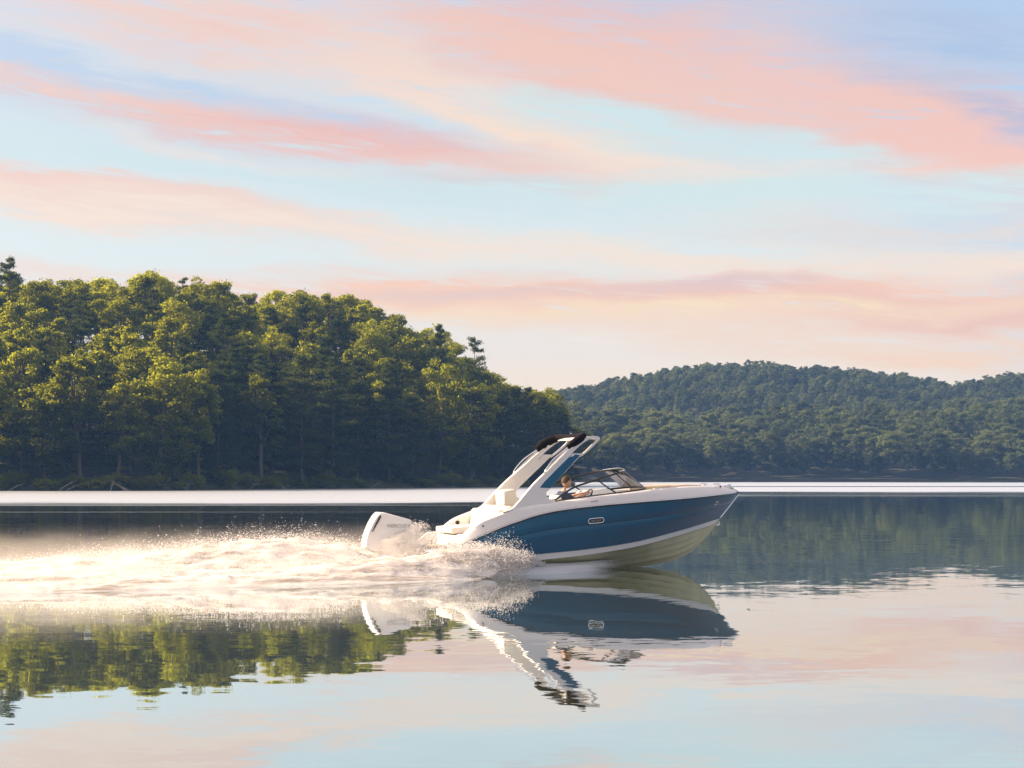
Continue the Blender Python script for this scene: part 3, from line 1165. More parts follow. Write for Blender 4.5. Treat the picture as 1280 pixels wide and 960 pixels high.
seat(2.72, -.55, 1.82)
seat(2.72, .60, 1.97, 'passenger_seat')
bm = bmesh.new()
add_tube(bm, [(2.36, -.72, 1.70), (2.64, -.76, 1.715)], .03, 8)
bm_obj('armrest', bm, m_black, boat)
prism_obj('lounge_seat', [(1.35, .78), (1.20, 1.52), (1.36, 1.60), (1.62, 1.22), (2.2, 1.2), (2.2, .78)], -.95, .95, m_vinyl, boat, bevel=.05, seg=3)
prism_obj('seat_cushion', [(1.62, 1.55), (1.60, 1.93), (1.92, 1.98), (2.02, 1.60)], .30, .92, m_vinyl, boat, bevel=.05, seg=3)

# stern: storage moulding, sun pad, aft backrest, swim platform
prism_obj('stern_moulding', [(.07, .42), (.07, .88), (.14, .93), (.95, .93), (.95, .42)], -.98, .98, m_white, boat, bevel=.03)
pad = prism_obj('sun_pad', [(-.02, .93), (-.03, 1.07), (.30, 1.095), (.98, 1.12), (.98, .945)], -.62, .66, m_vinyl, boat, bevel=.035, seg=3)
prism_obj('aft_backrest', [(.92, 1.05), (1.00, 1.46), (1.04, 1.50), (1.16, 1.50), (1.20, 1.45), (1.15, 1.0)], -.98, .98, m_vinyl, boat, bevel=.03, seg=3)
pf = prism_obj('swim_platform', [(-.62, .50), (-.62, .56), (-.55, .58), (.10, .62), (.10, .50)], -1.02, 1.02, m_white, boat, bevel=.02)
prism_obj('platform_mat', [(-.55, .584), (-.55, .594), (.04, .634), (.04, .624)], -.9, .9, m_mat, pf, bevel=0)
# raised quarter at the far side of the platform
prism_obj('platform_step', [(-.55, .60), (-.12, .92), (.12, .93), (.12, .60)], .94, 1.06, m_white, boat, bevel=.02)
for (x, z) in ((.62, 1.14), (.66, 1.03)):
    bm = bmesh.new()
    add_tube(bm, [(x, .955, z), (x, .90, z)], .05, 10)
    bm_obj('speaker', bm, m_black, boat)
bm = bmesh.new()
add_tube(bm, [(.55, -1.24, 1.13), (.55, -1.27, 1.13)], .022, 8)
bm_obj('drain_cap', bm, m_black, boat)
bm = bmesh.new()
add_prism(bm, [(3.26, 1.68), (3.27, 1.70), (3.46, 1.715), (3.46, 1.695)], -1.262, -1.235, bevel=.006)
bm_obj('vent', bm, m_grey, boat)

# outboard engine, white cowl
COWL = [(-2.02, .62), (-2.0, .80), (-1.94, 1.0), (-1.85, 1.2), (-1.74, 1.37), (-1.66, 1.445), (-1.57, 1.445), (-1.25, 1.36), (-.93, 1.275), (-.885, 1.24), (-.885, .80), (-.92, .60), (-1.0, .52), (-1.8, .50)]
eng = bpy.data.objects.new('outboard_engine', None)
eng = None
bm = bmesh.new()
n = len(COWL)
cxm = sum(p[0] for p in COWL) / n
czm = sum(p[1] for p in COWL) / n
rows = []
for (y, s) in ((-.29, .86), (-.285, .95), (-.25, .985), (-.20, 1.0), (.20, 1.0), (.25, .985), (.285, .95), (.29, .86)):
    rows.append([bm.verts.new((cxm + (x - cxm) * s, y * (1 - .22 * sm((x + 1.3) / -.8)), czm + (z - czm) * s)) for x, z in COWL])
for r in range(len(rows) - 1):
    for k in range(n):
        bm.faces.new((rows[r][k], rows[r][(k + 1) % n], rows[r + 1][(k + 1) % n], rows[r + 1][k]))
bm.faces.new(rows[0])
bm.faces.new(rows[-1][::-1])
eng = bm_obj('outboard_engine', bm, m_white, boat, angle=28)
bm = bmesh.new()
add_prism(bm, [(-1.46, .52), (-1.62, -.55), (-1.30, -.55), (-1.08, .52)], -.09, .09, bevel=.03)
bm_obj('drive_leg', bm, m_white, eng)
bm = bmesh.new()
add_prism(bm, [(-1.0, .30), (-1.0, .70), (-.55, .66), (-.05, .48), (-.05, .18), (-.5, .20)], -.16, .16, bevel=.03)
bm_obj('mount_bracket', bm, m_dash, eng)
bm = bmesh.new()
add_prism(bm, [(-1.86, .99), (-1.845, .985), (-1.64, 1.325), (-1.645, 1.385), (-1.70, 1.33)], -.272, -.22, bevel=0)
bm_obj('air_slot', bm, m_dash, eng)


def text_obj(name, s, size, loc, rot, mat, parent, extrude=.002, squash=1.0):
    cu = bpy.data.curves.new(name, 'FONT')
    cu.body = s
    cu.size = size
    cu.extrude = extrude
    cu.align_x = 'CENTER'
    cu.align_y = 'CENTER'
    cu.space_character = 1.1
    t = bpy.data.objects.new(name, cu)
    COL.objects.link(t)
    dg = bpy.context.evaluated_depsgraph_get()
    me = bpy.data.meshes.new_from_object(t.evaluated_get(dg))
    COL.objects.unlink(t)
    bpy.data.objects.remove(t)
    me.materials.clear()
    me.materials.append(mat)
    o = link(bpy.data.objects.new(name, me), parent)
    o.location = loc
    o.rotation_euler = rot
    o.scale = (1, squash, 1)
    return o


text_obj('maker_lettering', 'MERCURY', .115, (-1.22, -.294, 1.12), (R(90), R(0), 0), m_grey, eng, .003)

# badge on the hull side and small badge at the bow
def side_at(x, z):
    best = None
    for i in range(NS):
        for t in np.linspace(0, 1, 41):
            p = side_pt(i, float(t))
            d = (p.x - x) ** 2 + (p.z - z) ** 2
            if best is None or d < best[0]:
                best = (d, p, i, float(t))
    _, p, i, t = best
    q = side_pt(i, min(1, t + .05))
    r_ = side_pt(min(NS - 1, i + 1), t)
    return p, q, r_


def badge(x, z, w, h, words, name, parent):
    p, q, r_ = side_at(x, z)
    mir = lambda v: Vector((v.x, -v.y, v.z))
    p, q, r_ = mir(p), mir(q), mir(r_)
    ex = (r_ - p).normalized()
    ez = (p - q)
    ez = (ez - ez.dot(ex) * ex).normalized()
    en = ex.cross(ez).normalized()          # local z of the badge, outwards to starboard
    M = Matrix((ex, ez, en)).transposed().to_4x4()
    if en.y > 0:
        en = -en
    M = Matrix(((ex.x, ez.x, en.x, p.x), (ex.y, ez.y, en.y, p.y), (ex.z, ez.z, en.z, p.z), (0, 0, 0, 1)))
    rr = h / 2
    out_ = [(w / 2 - rr + rr * math.cos(a), rr * math.sin(a)) for a in np.linspace(-math.pi / 2, math.pi / 2, 9)] + [(-w / 2 + rr + rr * math.cos(a), rr * math.sin(a)) for a in np.linspace(math.pi / 2, 1.5 * math.pi, 9)]
    bm = bmesh.new()
    f = bm.faces.new([bm.verts.new((a, b, .004)) for a, b in out_])
    g = bmesh.ops.extrude_face_region(bm, geom=[f])
    bmesh.ops.translate(bm, vec=(0, 0, .018), verts=[v for v in g['geom'] if isinstance(v, bmesh.types.BMVert)])
    pl = bm_obj(name, bm, m_steel, parent)
    pl.matrix_local = M
    bm = bmesh.new()
    f = bm.faces.new([bm.verts.new((a * (1 - .034 / w), b * (1 - .034 / h), .024)) for a, b in out_])
    g = bmesh.ops.extrude_face_region(bm, geom=[f])
    bmesh.ops.translate(bm, vec=(0, 0, .004), verts=[v for v in g['geom'] if isinstance(v, bmesh.types.BMVert)])
    bm_obj('badge_face', bm, m_black, pl)
    if words:
        t = text_obj('badge_lettering', words, h * .50, (0, -.003, .030), (0, 0, 0), m_badge, pl, .003)
    return pl


badge(3.36, 1.24, .43, .135, 'SEA RAY', 'side_badge', boat)
badge(7.07, 1.60, .15, .085, '', 'bow_badge', boat)

# arch tower
def tower_y(z):
    return 1.13 - .13 * (z - 1.6)


REAR = [(1.02, 1.44), (1.26, 1.52), (1.42, 1.66), (1.62, 1.87), (1.85, 2.11), (2.23, 2.44), (2.52, 2.69)]
FRONT = [(2.45, 1.70), (2.22, 1.78), (2.22, 1.90), (2.31, 2.01), (2.56, 2.25), (2.88, 2.55), (3.10, 2.76)]
R2 = [(2.52, 2.69), (2.80, 2.925), (3.08, 3.125), (3.22, 3.205), (3.30, 3.235)]
R2I = [(3.10, 2.76), (3.18, 2.87), (3.24, 3.00), (3.31, 3.085), (3.36, 3.14)]
leg_objs = []
for sg in (-1, 1):
    bm = bmesh.new()
    T = .05

    def strip(A, Bq):
        a = crom([(p[0], 0, p[1]) for p in A], 4)
        b = crom([(p[0], 0, p[1]) for p in Bq], 4)
        rows = []
        for p, q in zip(a, b):
            row = []
            for (w, off) in ((0, 0), (.05, -T), (.95, -T), (1, 0), (.95, T), (.05, T)):
                v = p.lerp(q, w)
                row.append(bm.verts.new((v.x, sg * (tower_y(v.z) + off), v.z)))
            rows.append(row)
        for i in range(len(rows) - 1):
            for k in range(6):
                bm.faces.new((rows[i][k], rows[i][(k + 1) % 6], rows[i + 1][(k + 1) % 6], rows[i + 1][k]))
        bm.faces.new(rows[0][::-1])
        bm.faces.new(rows[-1])

    strip(REAR, FRONT)
    strip([(2.515, 2.686), (2.80, 2.925), (3.08, 3.125), (3.20, 3.20), (3.29, 3.235)], [(2.78, 2.72), (2.98, 2.92), (3.16, 3.06), (3.27, 3.13), (3.345, 3.17)])
    strip([(2.775, 2.715), (2.85, 2.78), (2.92, 2.84)], [(3.095, 2.755), (3.13, 2.79), (3.17, 2.84)])
    strip([(3.075, 2.765), (3.26, 2.90), (3.46, 3.075), (3.54, 3.16), (3.50, 3.20), (3.30, 3.20)], [(3.13, 2.765), (3.32, 2.90), (3.52, 3.07), (3.64, 3.19), (3.575, 3.265), (3.32, 3.25)])
    leg = bm_obj('tower_leg', bm, m_white, boat, angle=40)
    leg_objs.append(leg)
    # blue inlay on the outer face
    bm = bmesh.new()
    INL = [(2.015, 2.02), (2.285, 2.01), (2.55, 2.27), (2.86, 2.57), (3.09, 2.80), (2.955, 2.815), (2.93, 2.78), (2.80, 2.745), (2.76, 2.715), (2.45, 2.44), (2.13, 2.15)]
    add_prism(bm, INL, sg * (1.13 + T - .004), sg * (1.13 + T + .006), shear=lambda x, z: sg * -.13 * (z - 1.6))
    bm_obj('blue_inlay', bm, m_blue, leg, smooth=False)
# cross bars and hard top between the legs
ty = tower_y(3.2)
prism_obj('tower_crossbar', [(3.24, 3.18), (3.30, 3.25), (3.42, 3.25), (3.36, 3.18)], -ty, ty, m_white, boat, bevel=.02)
tube_obj('tower_crossbar', [(3.585, -ty, 3.215), (3.62, -ty * .5, 3.235), (3.63, 0, 3.24), (3.62, ty * .5, 3.235), (3.585, ty, 3.215)], .038, m_white, boat, 8, 5)
prism_obj('tower_roof', [(3.42, 3.215), (3.42, 3.235), (3.60, 3.235), (3.60, 3.215)], -ty + .06, ty - .06, m_tan, boat, bevel=0)
al = tube_obj('anchor_light', [(3.40, .3, 3.25), (3.40, .3, 3.36)], .022, m_white, boat, 8, 0)
bm = bmesh.new()
bmesh.ops.create_uvsphere(bm, u_segments=10, v_segments=6, radius=.035)
bmesh.ops.translate(bm, vec=(3.40, .3, 3.375), verts=bm.verts)
bm_obj('lens', bm, m_glass, al)
# folded canvas top in its boot, with its frame tubes
canopy = tube_obj('folded_canopy', [(2.80, -.94, 2.985), (2.95, -.96, 3.085), (3.14, -.94, 3.20), (3.26, -.86, 3.27), (3.30, -.5, 3.295), (3.30, 0, 3.30), (3.30, .5, 3.295), (3.27, .86, 3.27), (3.08, .97, 3.165), (2.90, .98, 3.065), (2.74, .98, 2.95)],
                  [.06, .095, .10, .075, .045, .04, .045, .09, .135, .13, .085], m_canvas, boat, 10, 6, flat=(.8, 1.05))
for sg in (-1, 1):
    tube_obj('frame_tube', [(2.15, sg * 1.06, 2.36), (2.20, sg * 1.08, 2.47), (2.42, sg * 1.05, 2.72), (2.78, sg * .97, 2.98)], .016, m_steel, canopy, 7, 5)
    tube_obj('frame_tube', [(2.16, sg * 1.04, 2.37), (2.40, sg * 1.02, 2.62), (2.72, sg * .97, 2.90), (2.86, sg * .95, 3.02)], .012, m_steel, canopy, 7, 5)

# windscreen
def mirror(pts):
    return pts + [(x, -y, z) for x, y, z in pts[-2::-1]]


TOP = mirror([(2.40, -1.07, 1.70), (2.66, -1.06, 1.875), (2.95, -1.04, 2.03), (3.25, -1.02, 2.125), (3.55, -.99, 2.205), (3.9, -.93, 2.30), (4.2, -.84, 2.375), (4.42, -.66, 2.425), (4.52, -.34, 2.455), (4.55, 0, 2.465)])
BOT = mirror([(2.42, -1.07, 1.685), (2.75, -1.07, 1.725), (3.1, -1.07, 1.77), (3.5, -1.06, 1.82), (3.9, -1.05, 1.86), (4.3, -1.03, 1.905), (4.66, -.95, 1.945), (4.95, -.74, 1.985), (5.10, -.36, 2.01), (5.14, 0, 2.02)])
T_ = crom(TOP, 4)
B_ = crom(BOT, 4)
V, Fc = [], []
for a, b in zip(T_, B_):
    V += [a, b]
Fc = [(2 * i, 2 * i + 1, 2 * i + 3, 2 * i + 2) for i in range(len(T_) - 1)]
ws = mesh_obj('windscreen', V, Fc, m_glass, boat)
tube_obj('top_rail', TOP, .024, m_black, ws, 8, 4)
tube_obj('bottom_rail', BOT, .026, m_black, ws, 8, 4)
for sg in (-1, 1):
    tube_obj('mullion', [(3.56, sg * .985, 2.205), (3.80, sg * 1.02, 2.03), (4.05, sg * 1.045, 1.875)], .018, m_black, ws, 7, 3)
    tube_obj('mullion', [(4.515, sg * .34, 2.45), (4.82, sg * .36, 2.23), (5.10, sg * .37, 2.01)], .018, m_black, ws, 7, 3)
# bright front edge
tube_obj('front_trim', [(4.22, -.83, 2.405), (4.43, -.66, 2.45), (4.55, 0, 2.492), (4.43, .66, 2.45)], .012, m_steel, ws, 6, 5)

# ------------------------------------------------------------------ the person at the wheel
person = empty('person', (BX, BY, 0), YAW)
tag(person, 'short-haired driver in a dark blue shirt seated at the wheel, one arm reaching forward', 'person')


def skin_mesh(name, verts, edges, radii, root, mat, parent, sub=2):
    me = bpy.data.meshes.new(name)
    me.from_pydata(verts, edges, [])
    o = link(bpy.data.objects.new(name, me))
    o.modifiers.new('skin', 'SKIN')
    sv = me.skin_vertices[0].data
    for i, r in enumerate(radii):
        sv[i].radius = (r, r) if isinstance(r, (int, float)) else r
        sv[i].use_root = (i == root)
    ss = o.modifiers.new('sub', 'SUBSURF')
    ss.levels = ss.render_levels = sub
    dg = bpy.context.evaluated_depsgraph_get()
    m2 = bpy.data.meshes.new_from_object(o.evaluated_get(dg))
    bpy.data.objects.remove(o)
    m2.materials.clear()
    m2.materials.append(mat)
    m2.polygons.foreach_set('use_smooth', [True] * len(m2.polygons))
    return link(bpy.data.objects.new(name, m2), parent)


py_ = -.52
Vb = [(2.80, py_, 1.32), (2.80, py_, 1.48), (2.82, py_, 1.66), (2.84, py_, 1.83), (2.87, py_, 1.94), (2.91, py_, 2.02),      # pelvis .. neck
      (2.85, py_ - .19, 1.84), (3.02, py_ - .25, 1.73), (3.20, py_ - .20, 1.80), (3.42, py_ - .13, 1.86),                       # right arm to the wheel
      (2.85, py_ + .19, 1.84), (3.06, py_ + .24, 1.76), (3.28, py_ + .18, 1.83), (3.47, py_ + .13, 1.88),
      (3.02, py_ - .11, 1.33), (3.28, py_ - .12, 1.36), (3.34, py_ - .12, 1.10), (3.40, py_ - .12, .88), (3.54, py_ - .12, .84),
      (3.02, py_ + .11, 1.33), (3.28, py_ + .12, 1.36), (3.34, py_ + .12, 1.10), (3.40, py_ + .12, .88), (3.54, py_ + .12, .84)]
Eb = [(0, 1), (1, 2), (2, 3), (3, 4), (4, 5), (3, 6), (6, 7), (7, 8), (8, 9), (3, 10), (10, 11), (11, 12), (12, 13),
      (0, 14), (14, 15), (15, 16), (16, 17), (17, 18), (0, 19), (19, 20), (20, 21), (21, 22), (22, 23)]
Rb = [(.16, .12), (.15, .11), (.17, .12), (.16, .11), .06, .055, .075, .05, .042, .03, .075, .05, .042, .03, .09, .07, .055, .045, .04, .09, .07, .055, .045, .04]
# hands: palm and five separate fingers closing on the rim
for wi, sg in ((9, -1), (13, 1)):
    w = Vector(Vb[wi])
    k = len(Vb)
    pal = w + Vector((.06, 0, .02))
    Vb.append(tuple(pal)); Eb.append((wi, k)); Rb.append((.036, .022))
    for fi, (dy_, L) in enumerate(((-.030, .062), (-.010, .072), (.011, .068), (.030, .052))):
        a_ = len(Vb)
        p0 = pal + Vector((.03, dy_, .012))
        Vb.append(tuple(p0)); Eb.append((k, a_)); Rb.append(.0095)
        Vb.append(tuple(p0 + Vector((L * .55, 0, -.004)))); Eb.append((a_, a_ + 1)); Rb.append(.009)
        Vb.append(tuple(p0 + Vector((L * .7, 0, -.036)))); Eb.append((a_ + 1, a_ + 2)); Rb.append(.008)
    a_ = len(Vb)
    Vb.append(tuple(pal + Vector((.0, -sg * .035, -.004)))); Eb.append((k, a_)); Rb.append(.011)
    Vb.append(tuple(pal + Vector((.04, -sg * .05, -.018)))); Eb.append((a_, a_ + 1)); Rb.append(.009)
body_o = skin_mesh('body', Vb, Eb, Rb, 0, m_skin, person, 1)
# clothes: shirt and trousers from the same skeleton, a little fuller
ids = [0, 1, 2, 3, 4, 6, 7, 10, 11]
mp_ = {v: i for i, v in enumerate(ids)}
Rs = [(.185, .145), (.175, .135), (.195, .145), (.20, .135), .085, .092, .068, .092, .068]
skin_mesh('shirt', [Vb[i] for i in ids], [(mp_[a], mp_[b]) for a, b in Eb if a in mp_ and b in mp_], Rs, 0, m_shirt, person, 2)
ids = [0, 14, 15, 16, 17, 19, 20, 21, 22]
mp_ = {v: i for i, v in enumerate(ids)}
skin_mesh('trousers', [Vb[i] for i in ids], [(mp_[a], mp_[b]) for a, b in Eb if a in mp_ and b in mp_], [(.19, .15), .105, .085, .07, .062, .105, .085, .07, .062], 0, m_jeans, person, 2)
# head: shaped sphere joined over the neck, with nose, ears, eyes and hair
HC = Vector((2.95, py_, 2.145))


def head_shape(v, s=1.0):
    x, y, z = v
    X = x * .108 * s
    Y_ = y * .083 * s
    Z = z * .132 * s
    if z < 0:
        Y_ *= 1 - .28 * z * z
        X *= 1 - .10 * z * z
        X += .014 * (-z)
    if x < -.2 and z > -.3:
        X *= 1.06
    return Vector((X, Y_, Z))


bm = bmesh.new()
bmesh.ops.create_uvsphere(bm, u_segments=24, v_segments=16, radius=1.0)
for v in bm.verts:
    v.co = HC + head_shape(v.co, 1.08)
for (off, r_, scl) in (((.116, 0, -.012), .020, (1.0, .75, 1.5)), ((.0, .085, -.005), .03, (.7, .35, 1.1)), ((.0, -.085, -.005), .03, (.7, .35, 1.1)), ((.098, 0, -.066), .022, (.6, 1.3, .35)), ((.086, 0, -.105), .03, (.9, 1.1, .7))):
    g = bmesh.ops.create_icosphere(bm, subdivisions=2, radius=r_)
    for v in g['verts']:
        v.co = HC + Vector(off) + Vector((v.co.x * scl[0], v.co.y * scl[1], v.co.z * scl[2]))
bm_obj('head', bm, m_skin, body_o, angle=80)
bm = bmesh.new()
for sg in (-1, 1):
    g = bmesh.ops.create_icosphere(bm, subdivisions=2, radius=.013)
    for v in g['verts']:
        v.co = HC + Vector((.092, sg * .034, .012)) + v.co
bm_obj('eyes', bm, m_dash, body_o)
bm = bmesh.new()
bmesh.ops.create_uvsphere(bm, u_segments=24, v_segments=16, radius=1.0)
bmesh.ops.delete(bm, geom=[v for v in bm.verts if (v.co.z < -.35) or (v.co.x > .62 and v.co.z < .55) or (v.co.x > .0 and v.co.z < .12)], context='VERTS')
for v in bm.verts:
    k = 1.19 + .05 * mnoise.noise(v.co * 4)
    v.co = HC + head_shape(v.co, k) + Vector((-.004, 0, .010))
bm_obj('hair', bm, m_hair, person, angle=80)

# ------------------------------------------------------------------ wake, spray and drifting mist (boat axes)
m_foam, nb, out = new_mat('wake_foam')
tc = nb.new('ShaderNodeTexCoord')
fx, fy, fz_ = nb.sep(tc.outputs['Object'])
p = nb.new('ShaderNodeBsdfPrincipled')
st = nb.noise(nb.combine(fx * 0.6, fy * 5.5, fz_ * 5.5), 1.0, 6, 0.66)
nb.set(p.inputs['Base Color'], nb.mix(nb.sstep(st, .30, .58), (0.30, 0.26, 0.22, 1), (0.74, 0.71, 0.68, 1)))
p.inputs['Roughness'].default_value = 0.75
p.inputs['Subsurface Weight'].default_value = 1.0
p.inputs['Subsurface Radius'].default_value = (1.0, 0.8, 0.65)
p.inputs['Subsurface Scale'].default_value = 0.22
bp = nb.new('ShaderNodeBump')
bp.inputs['Strength'].default_value = 0.9
bp.inputs['Distance'].default_value = 0.06
nb.set(bp.inputs['Height'], nb.noise(nb.combine(fx * 4.0, fy * 11.0, fz_ * 11.0), 1.0, 5, 0.65))
nb.l.new(bp.outputs[0], p.inputs['Normal'])
tp = nb.new('ShaderNodeBsdfTransparent')
cv = nb.new('ShaderNodeAttribute', attribute_name='cover')
lace = nb.noise(nb.combine(fx * 1.3, fy * 4.0, 1.0), 1.0, 5, 0.65, 0.4)
ms = nb.new('ShaderNodeMixShader')
nb.set(ms.inputs[0], nb.sstep(E(nb, cv.outputs['Fac']) + (lace - 0.5) * 1.3, 0.30, 0.62))
nb.l.new(tp.outputs[0], ms.inputs[1])
nb.l.new(p.outputs[0], ms.inputs[2])
nb.l.new(ms.outputs[0], out.inputs[0])


def g1(t):
    return math.exp(-t * t)


def wake_h(x, y):
    d = 1.9 - x
    if d <= 0:
        return -.08, 0.0
    up = sm(d / .7)
    h = 0.0
    for sg in (-1, 1):
        yc = sg * (1.25 + 1.0 * (1 - math.exp(-d / 1.6)))
        w = .40 + .018 * d
        t = (y - yc) / w
        hh = (.60 * math.exp(-d / 5.0) + .20 * math.exp(-d / 30)) * up
        h = max(h, hh * (g1(t) if abs(t) > .0 else 1))
    dc = -1.15 - x
    if dc > 0:
        pk = dc / 2.4
        hc = .58 * pk * math.exp(1 - pk) + .33 * (1 - math.exp(-dc / 2)) * math.exp(-dc / 26)
        h = max(h, hc * g1(y / (.95 + .03 * dc)))
    half = 3.15 * (1 - math.exp(-d / .9)) + .014 * d
    inside = sm((half - abs(y)) / .5)
    h = h + .06 * inside
    return h, inside


xs = np.concatenate([np.linspace(1.7, -9, 190), np.linspace(-9.08, -34, 260)])
ys = np.linspace(-3.5, 3.5, 124)
V, CV = [], []
for x in xs:
    for y in ys:
        h, ins = wake_h(x, y)
        q = Vector((x * .34, y * 1.5, 0))
        t1 = mnoise.fractal(q, 0.7, 2.0, 5)
        t2 = mnoise.noise(Vector((x * 2.2, y * 5.0, 4)))
        t3 = mnoise.noise(Vector((x * 6.0, y * 11.0, 9)))
        z = h * (.90 + .20 * t1 + .10 * t2) + (.035 * t2 + .022 * t3 + .03 * t1) * ins
        V.append((x + .05 * t2, y + .10 * t1 * ins, z - .05 * (1 - ins)))
        CV.append(-1.35 * (1 - sm((1.9 - x) / 2.8)) * (1 if abs(y) > .9 else 0) + 1.2 * sm(ins / .3) - .45 * sm((-x - 6) / 12) * max(0, 1 - 2.2 * h))
ny_ = len(ys)
Fc = grid_faces(len(xs), ny_)
wk = mesh_obj('wake_foam', V, Fc, m_foam)
wk.location = (BX, BY, 0)
wk.rotation_euler = (0, 0, YAW)
a_ = wk.data.attributes.new('cover', 'FLOAT', 'POINT')
a_.data.foreach_set('value', np.array(CV, np.float32))
tag(wk, 'churned white wake foam trailing behind the motor boat', 'wake', kind='stuff')

# droplets
m_drop, nb, out = new_mat('spray_drops')
d_ = nb.new('ShaderNodeBsdfDiffuse')
d_.inputs[0].default_value = (0.92, 0.91, 0.90, 1)
t_ = nb.new('ShaderNodeBsdfTranslucent')
t_.inputs[0].default_value = (0.95, 0.94, 0.93, 1)
ms = nb.new('ShaderNodeMixShader')
ms.inputs[0].default_value = 0.55
nb.l.new(d_.outputs[0], ms.inputs[1])
nb.l.new(t_.outputs[0], ms.inputs[2])
nb.l.new(ms.outputs[0], out.inputs[0])
rng = np.random.default_rng(21)
PP, SS = [], []


def crest(n, x0, x1, power=1.0, lift=.12, sp=.5, smin=.006, smax=.018, ylim=2.9):
    k = 0
    while k < n:
        x = x0 + (x1 - x0) * rng.random() ** power
        y = rng.uniform(-ylim, ylim)
        h, ins = wake_h(x, y)
        if h < .12 or rng.random() > h * 1.3:
            continue
        z = h * (.75 + .35 * rng.random()) + rng.exponential(lift) * (h + .15)
        PP.append((x + rng.normal() * .1, y + rng.normal() * .08, z))
        SS.append(rng.uniform(smin, smax) * (1 if rng.random() < .93 else 1.7))
        k += 1


crest(12000, 1.4, -12, 1.0, .08, .5, .004, .010)
crest(30000, 1.7, -9, 1.2, .10, .5, .003, .008)
crest(6000, -6, -32, 1.0, .07, .5, .004, .010)
# fan thrown out from under the chine on both sides
for sg in (-1, 1):
    n = 30000 if sg < 0 else 6000
    for _ in range(n):
        x0 = rng.uniform(.1, 2.1)
        t = rng.gamma(1.6, .12)
        vy = rng.uniform(.8, 3.4)
        vz = rng.uniform(.6, 4.1) * (.45 if x0 > 2.2 else (.6 + .4 * (2.6 - x0) / 2.4))
        y = sg * (chb(x0) + .05 + vy * t)
        z = .18 + vz * t - 4.9 * t * t
        x = x0 - 2.6 * t + rng.normal() * .06
        if z < 0:
            continue
        PP.append((x, y, z))
        SS.append(rng.uniform(.003, .010) if rng.random() < .85 else rng.uniform(.008, .018))
# splash against the engine leg and cowl
for _ in range(22000):
    a = rng.random()
    x = -.62 - a * .95 + rng.normal() * .07
    y = rng.normal() * .38
    z = .30 + rng.random() ** 1.2 * (.88 - .40 * a) + rng.exponential(.03)
    if abs(y) < .30 and x < -.88 and z > .5:
        y = -.31 - abs(rng.normal()) * .12
    PP.append((x, y, z))
    SS.append(rng.uniform(.003, .009))
PP, SS = np.array(PP), np.array(SS)
oct_v = np.array([(1.5, 0, 0), (-1.5, 0, 0), (0, 1, 0), (0, -1, 0), (0, 0, 1), (0, 0, -1)], float)
oct_f = np.array([(0, 2, 4), (2, 1, 4), (1, 3, 4), (3, 0, 4), (2, 0, 5), (1, 2, 5), (3, 1, 5), (0, 3, 5)])
VV = (PP[:, None, None, :] + oct_v[oct_f][None] * SS[:, None, None, None]).reshape(-1, 3)
sp = link(bpy.data.objects.new('spray_droplets', np_mesh('spray_droplets', VV, 3, m_drop)))
sp.location = (BX, BY, 0)
sp.rotation_euler = (0, 0, YAW)
tag(sp, 'sunlit water droplets flung up beside the stern and over the wake', 'spray', kind='stuff')

# thin water sheet peeling off the bottom of the hull
V, Fc = [], []
NX, NT = 60, 14
for sg in (-1, 1):
    b0 = len(V)
    for i in range(NX):
        x = 5.0 - 4.3 * i / (NX - 1)
        k = i / (NX - 1)
        zk, yc, zc = kz(x), chb(x), chz(x) - .16
        for j in range(NT):
            t = j / (NT - 1)
            y0, z0 = yc * (.35 + .62 * k ** .5), zk + (zc - zk) * (.35 + .62 * k ** .5) - .02
            y1 = yc + .05 + .75 * k
            y = y0 + (y1 - y0) * t
            z = z0 * (1 - t) + .0 + .25 * k * math.sin(math.pi * t) * t - .03 * t
            nz = mnoise.noise(Vector((x * 1.5, t * 2, 3 + sg)))
            V.append((x - .5 * t, sg * (y + .03 * nz), z + .02 * nz))
    for f in grid_faces(NX, NT):
        Fc.append(tuple(b0 + q for q in f))
m_sheet, nb, out = new_mat('water_sheet')
tc = nb.new('ShaderNodeTexCoord')
fx, fy, fz_ = nb.sep(tc.outputs['Object'])
p = nb.new('ShaderNodeBsdfPrincipled')
st = nb.noise(nb.combine(fx * 1.2, fy * 3.0, fz_ * 6.0), 1.0, 5, 0.6)
nb.set(p.inputs['Base Color'], nb.mix(st, (0.56, 0.60, 0.63, 1), (0.70, 0.73, 0.76, 1)))
p.inputs['Roughness'].default_value = 0.35
tp = nb.new('ShaderNodeBsdfTransparent')
cv = nb.new('ShaderNodeAttribute', attribute_name='cover')
ms = nb.new('ShaderNodeMixShader')
nb.set(ms.inputs[0], nb.sstep(E(nb, cv.outputs['Fac']) + (st - 0.5) * 0.35, 0.10, 0.6) * 0.94)
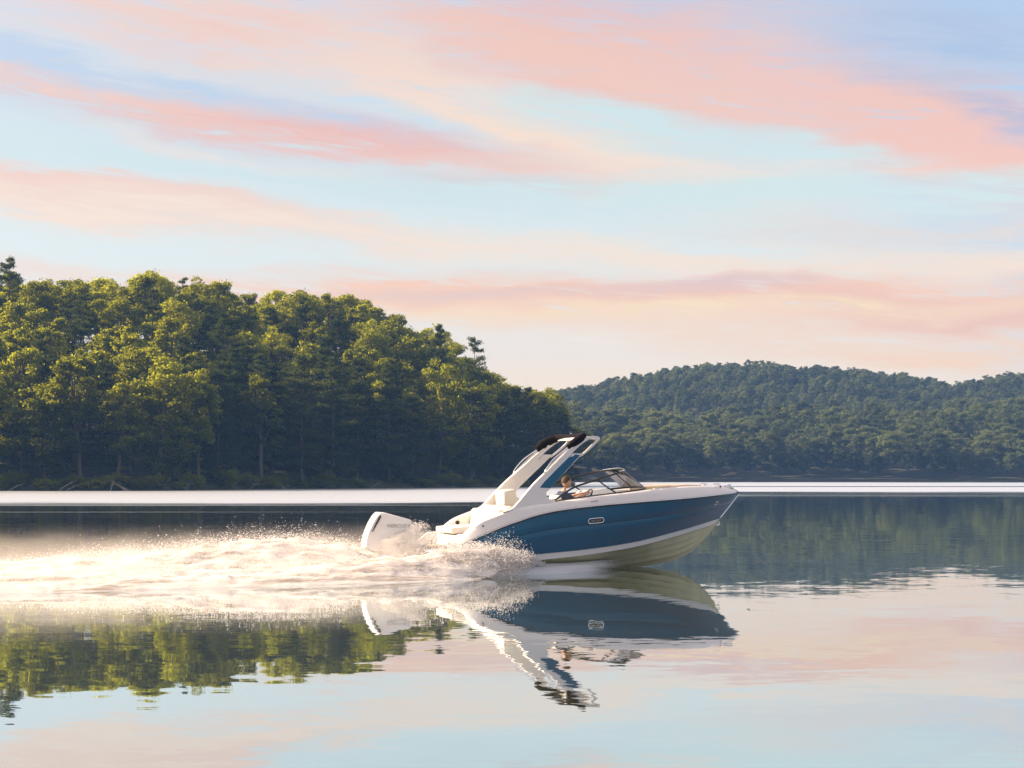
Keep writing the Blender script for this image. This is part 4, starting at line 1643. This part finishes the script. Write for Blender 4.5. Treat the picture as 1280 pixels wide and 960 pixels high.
nb.l.new(tp.outputs[0], ms.inputs[1])
nb.l.new(p.outputs[0], ms.inputs[2])
nb.l.new(ms.outputs[0], out.inputs[0])
sh = mesh_obj('water_sheet', V, Fc, m_sheet)
cvv = [min(1, 1.6 * (i / (NX - 1))) * (1 - .25 * (j / (NT - 1)) ** 3) for _ in (0, 1) for i in range(NX) for j in range(NT)]
a_ = sh.data.attributes.new('cover', 'FLOAT', 'POINT')
a_.data.foreach_set('value', np.array(cvv, np.float32))
sh.location = (BX, BY, 0)
sh.rotation_euler = (0, 0, YAW)
tag(sh, 'thin grey sheet of water peeling off the underside of the moving hull', 'spray sheet', kind='stuff')

# drifting mist
m_mist, nb, out = new_mat('wake_mist')
tc = nb.new('ShaderNodeTexCoord')
fx, fy, fz_ = nb.sep(tc.outputs['Object'])
n = nb.noise(nb.combine(fx * 0.45 - fz_ * .3, fy * 0.6, fz_ * 0.9), 1.0, 3, 0.55)
top = nb.sstep(fz_ + (n - 0.5) * 1.6, 1.25, 0.1)
side = nb.sstep(nb.math('ABSOLUTE', fy), 4.4, 1.6)
endf = nb.sstep(fx, 1.0, -2.0) * nb.sstep(fx, -24.0, -12.0)
dens = top * side * endf * nb.sstep(n, 0.36, 0.68) * 0.5
pv = nb.new('ShaderNodeVolumePrincipled')
pv.inputs['Color'].default_value = (0.95, 0.89, 0.82, 1)
pv.inputs['Anisotropy'].default_value = 0.3
nb.set(pv.inputs['Density'], dens)
nb.l.new(pv.outputs[0], out.inputs['Volume'])
bm = bmesh.new()
bmesh.ops.create_cube(bm, size=1.0)
bmesh.ops.scale(bm, vec=(25, 9.0, 1.9), verts=bm.verts)
bmesh.ops.translate(bm, vec=(-11.4, 0, .97), verts=bm.verts)
mi = bm_obj('mist', bm, m_mist, smooth=False)
mi.location = (BX, BY, 0)
mi.rotation_euler = (0, 0, YAW)
tag(mi, 'fine warm mist hanging over the wake behind the motor boat', 'mist', kind='stuff')
SC.cycles.volume_step_rate = 4.0
SC.cycles.volume_max_steps = 64
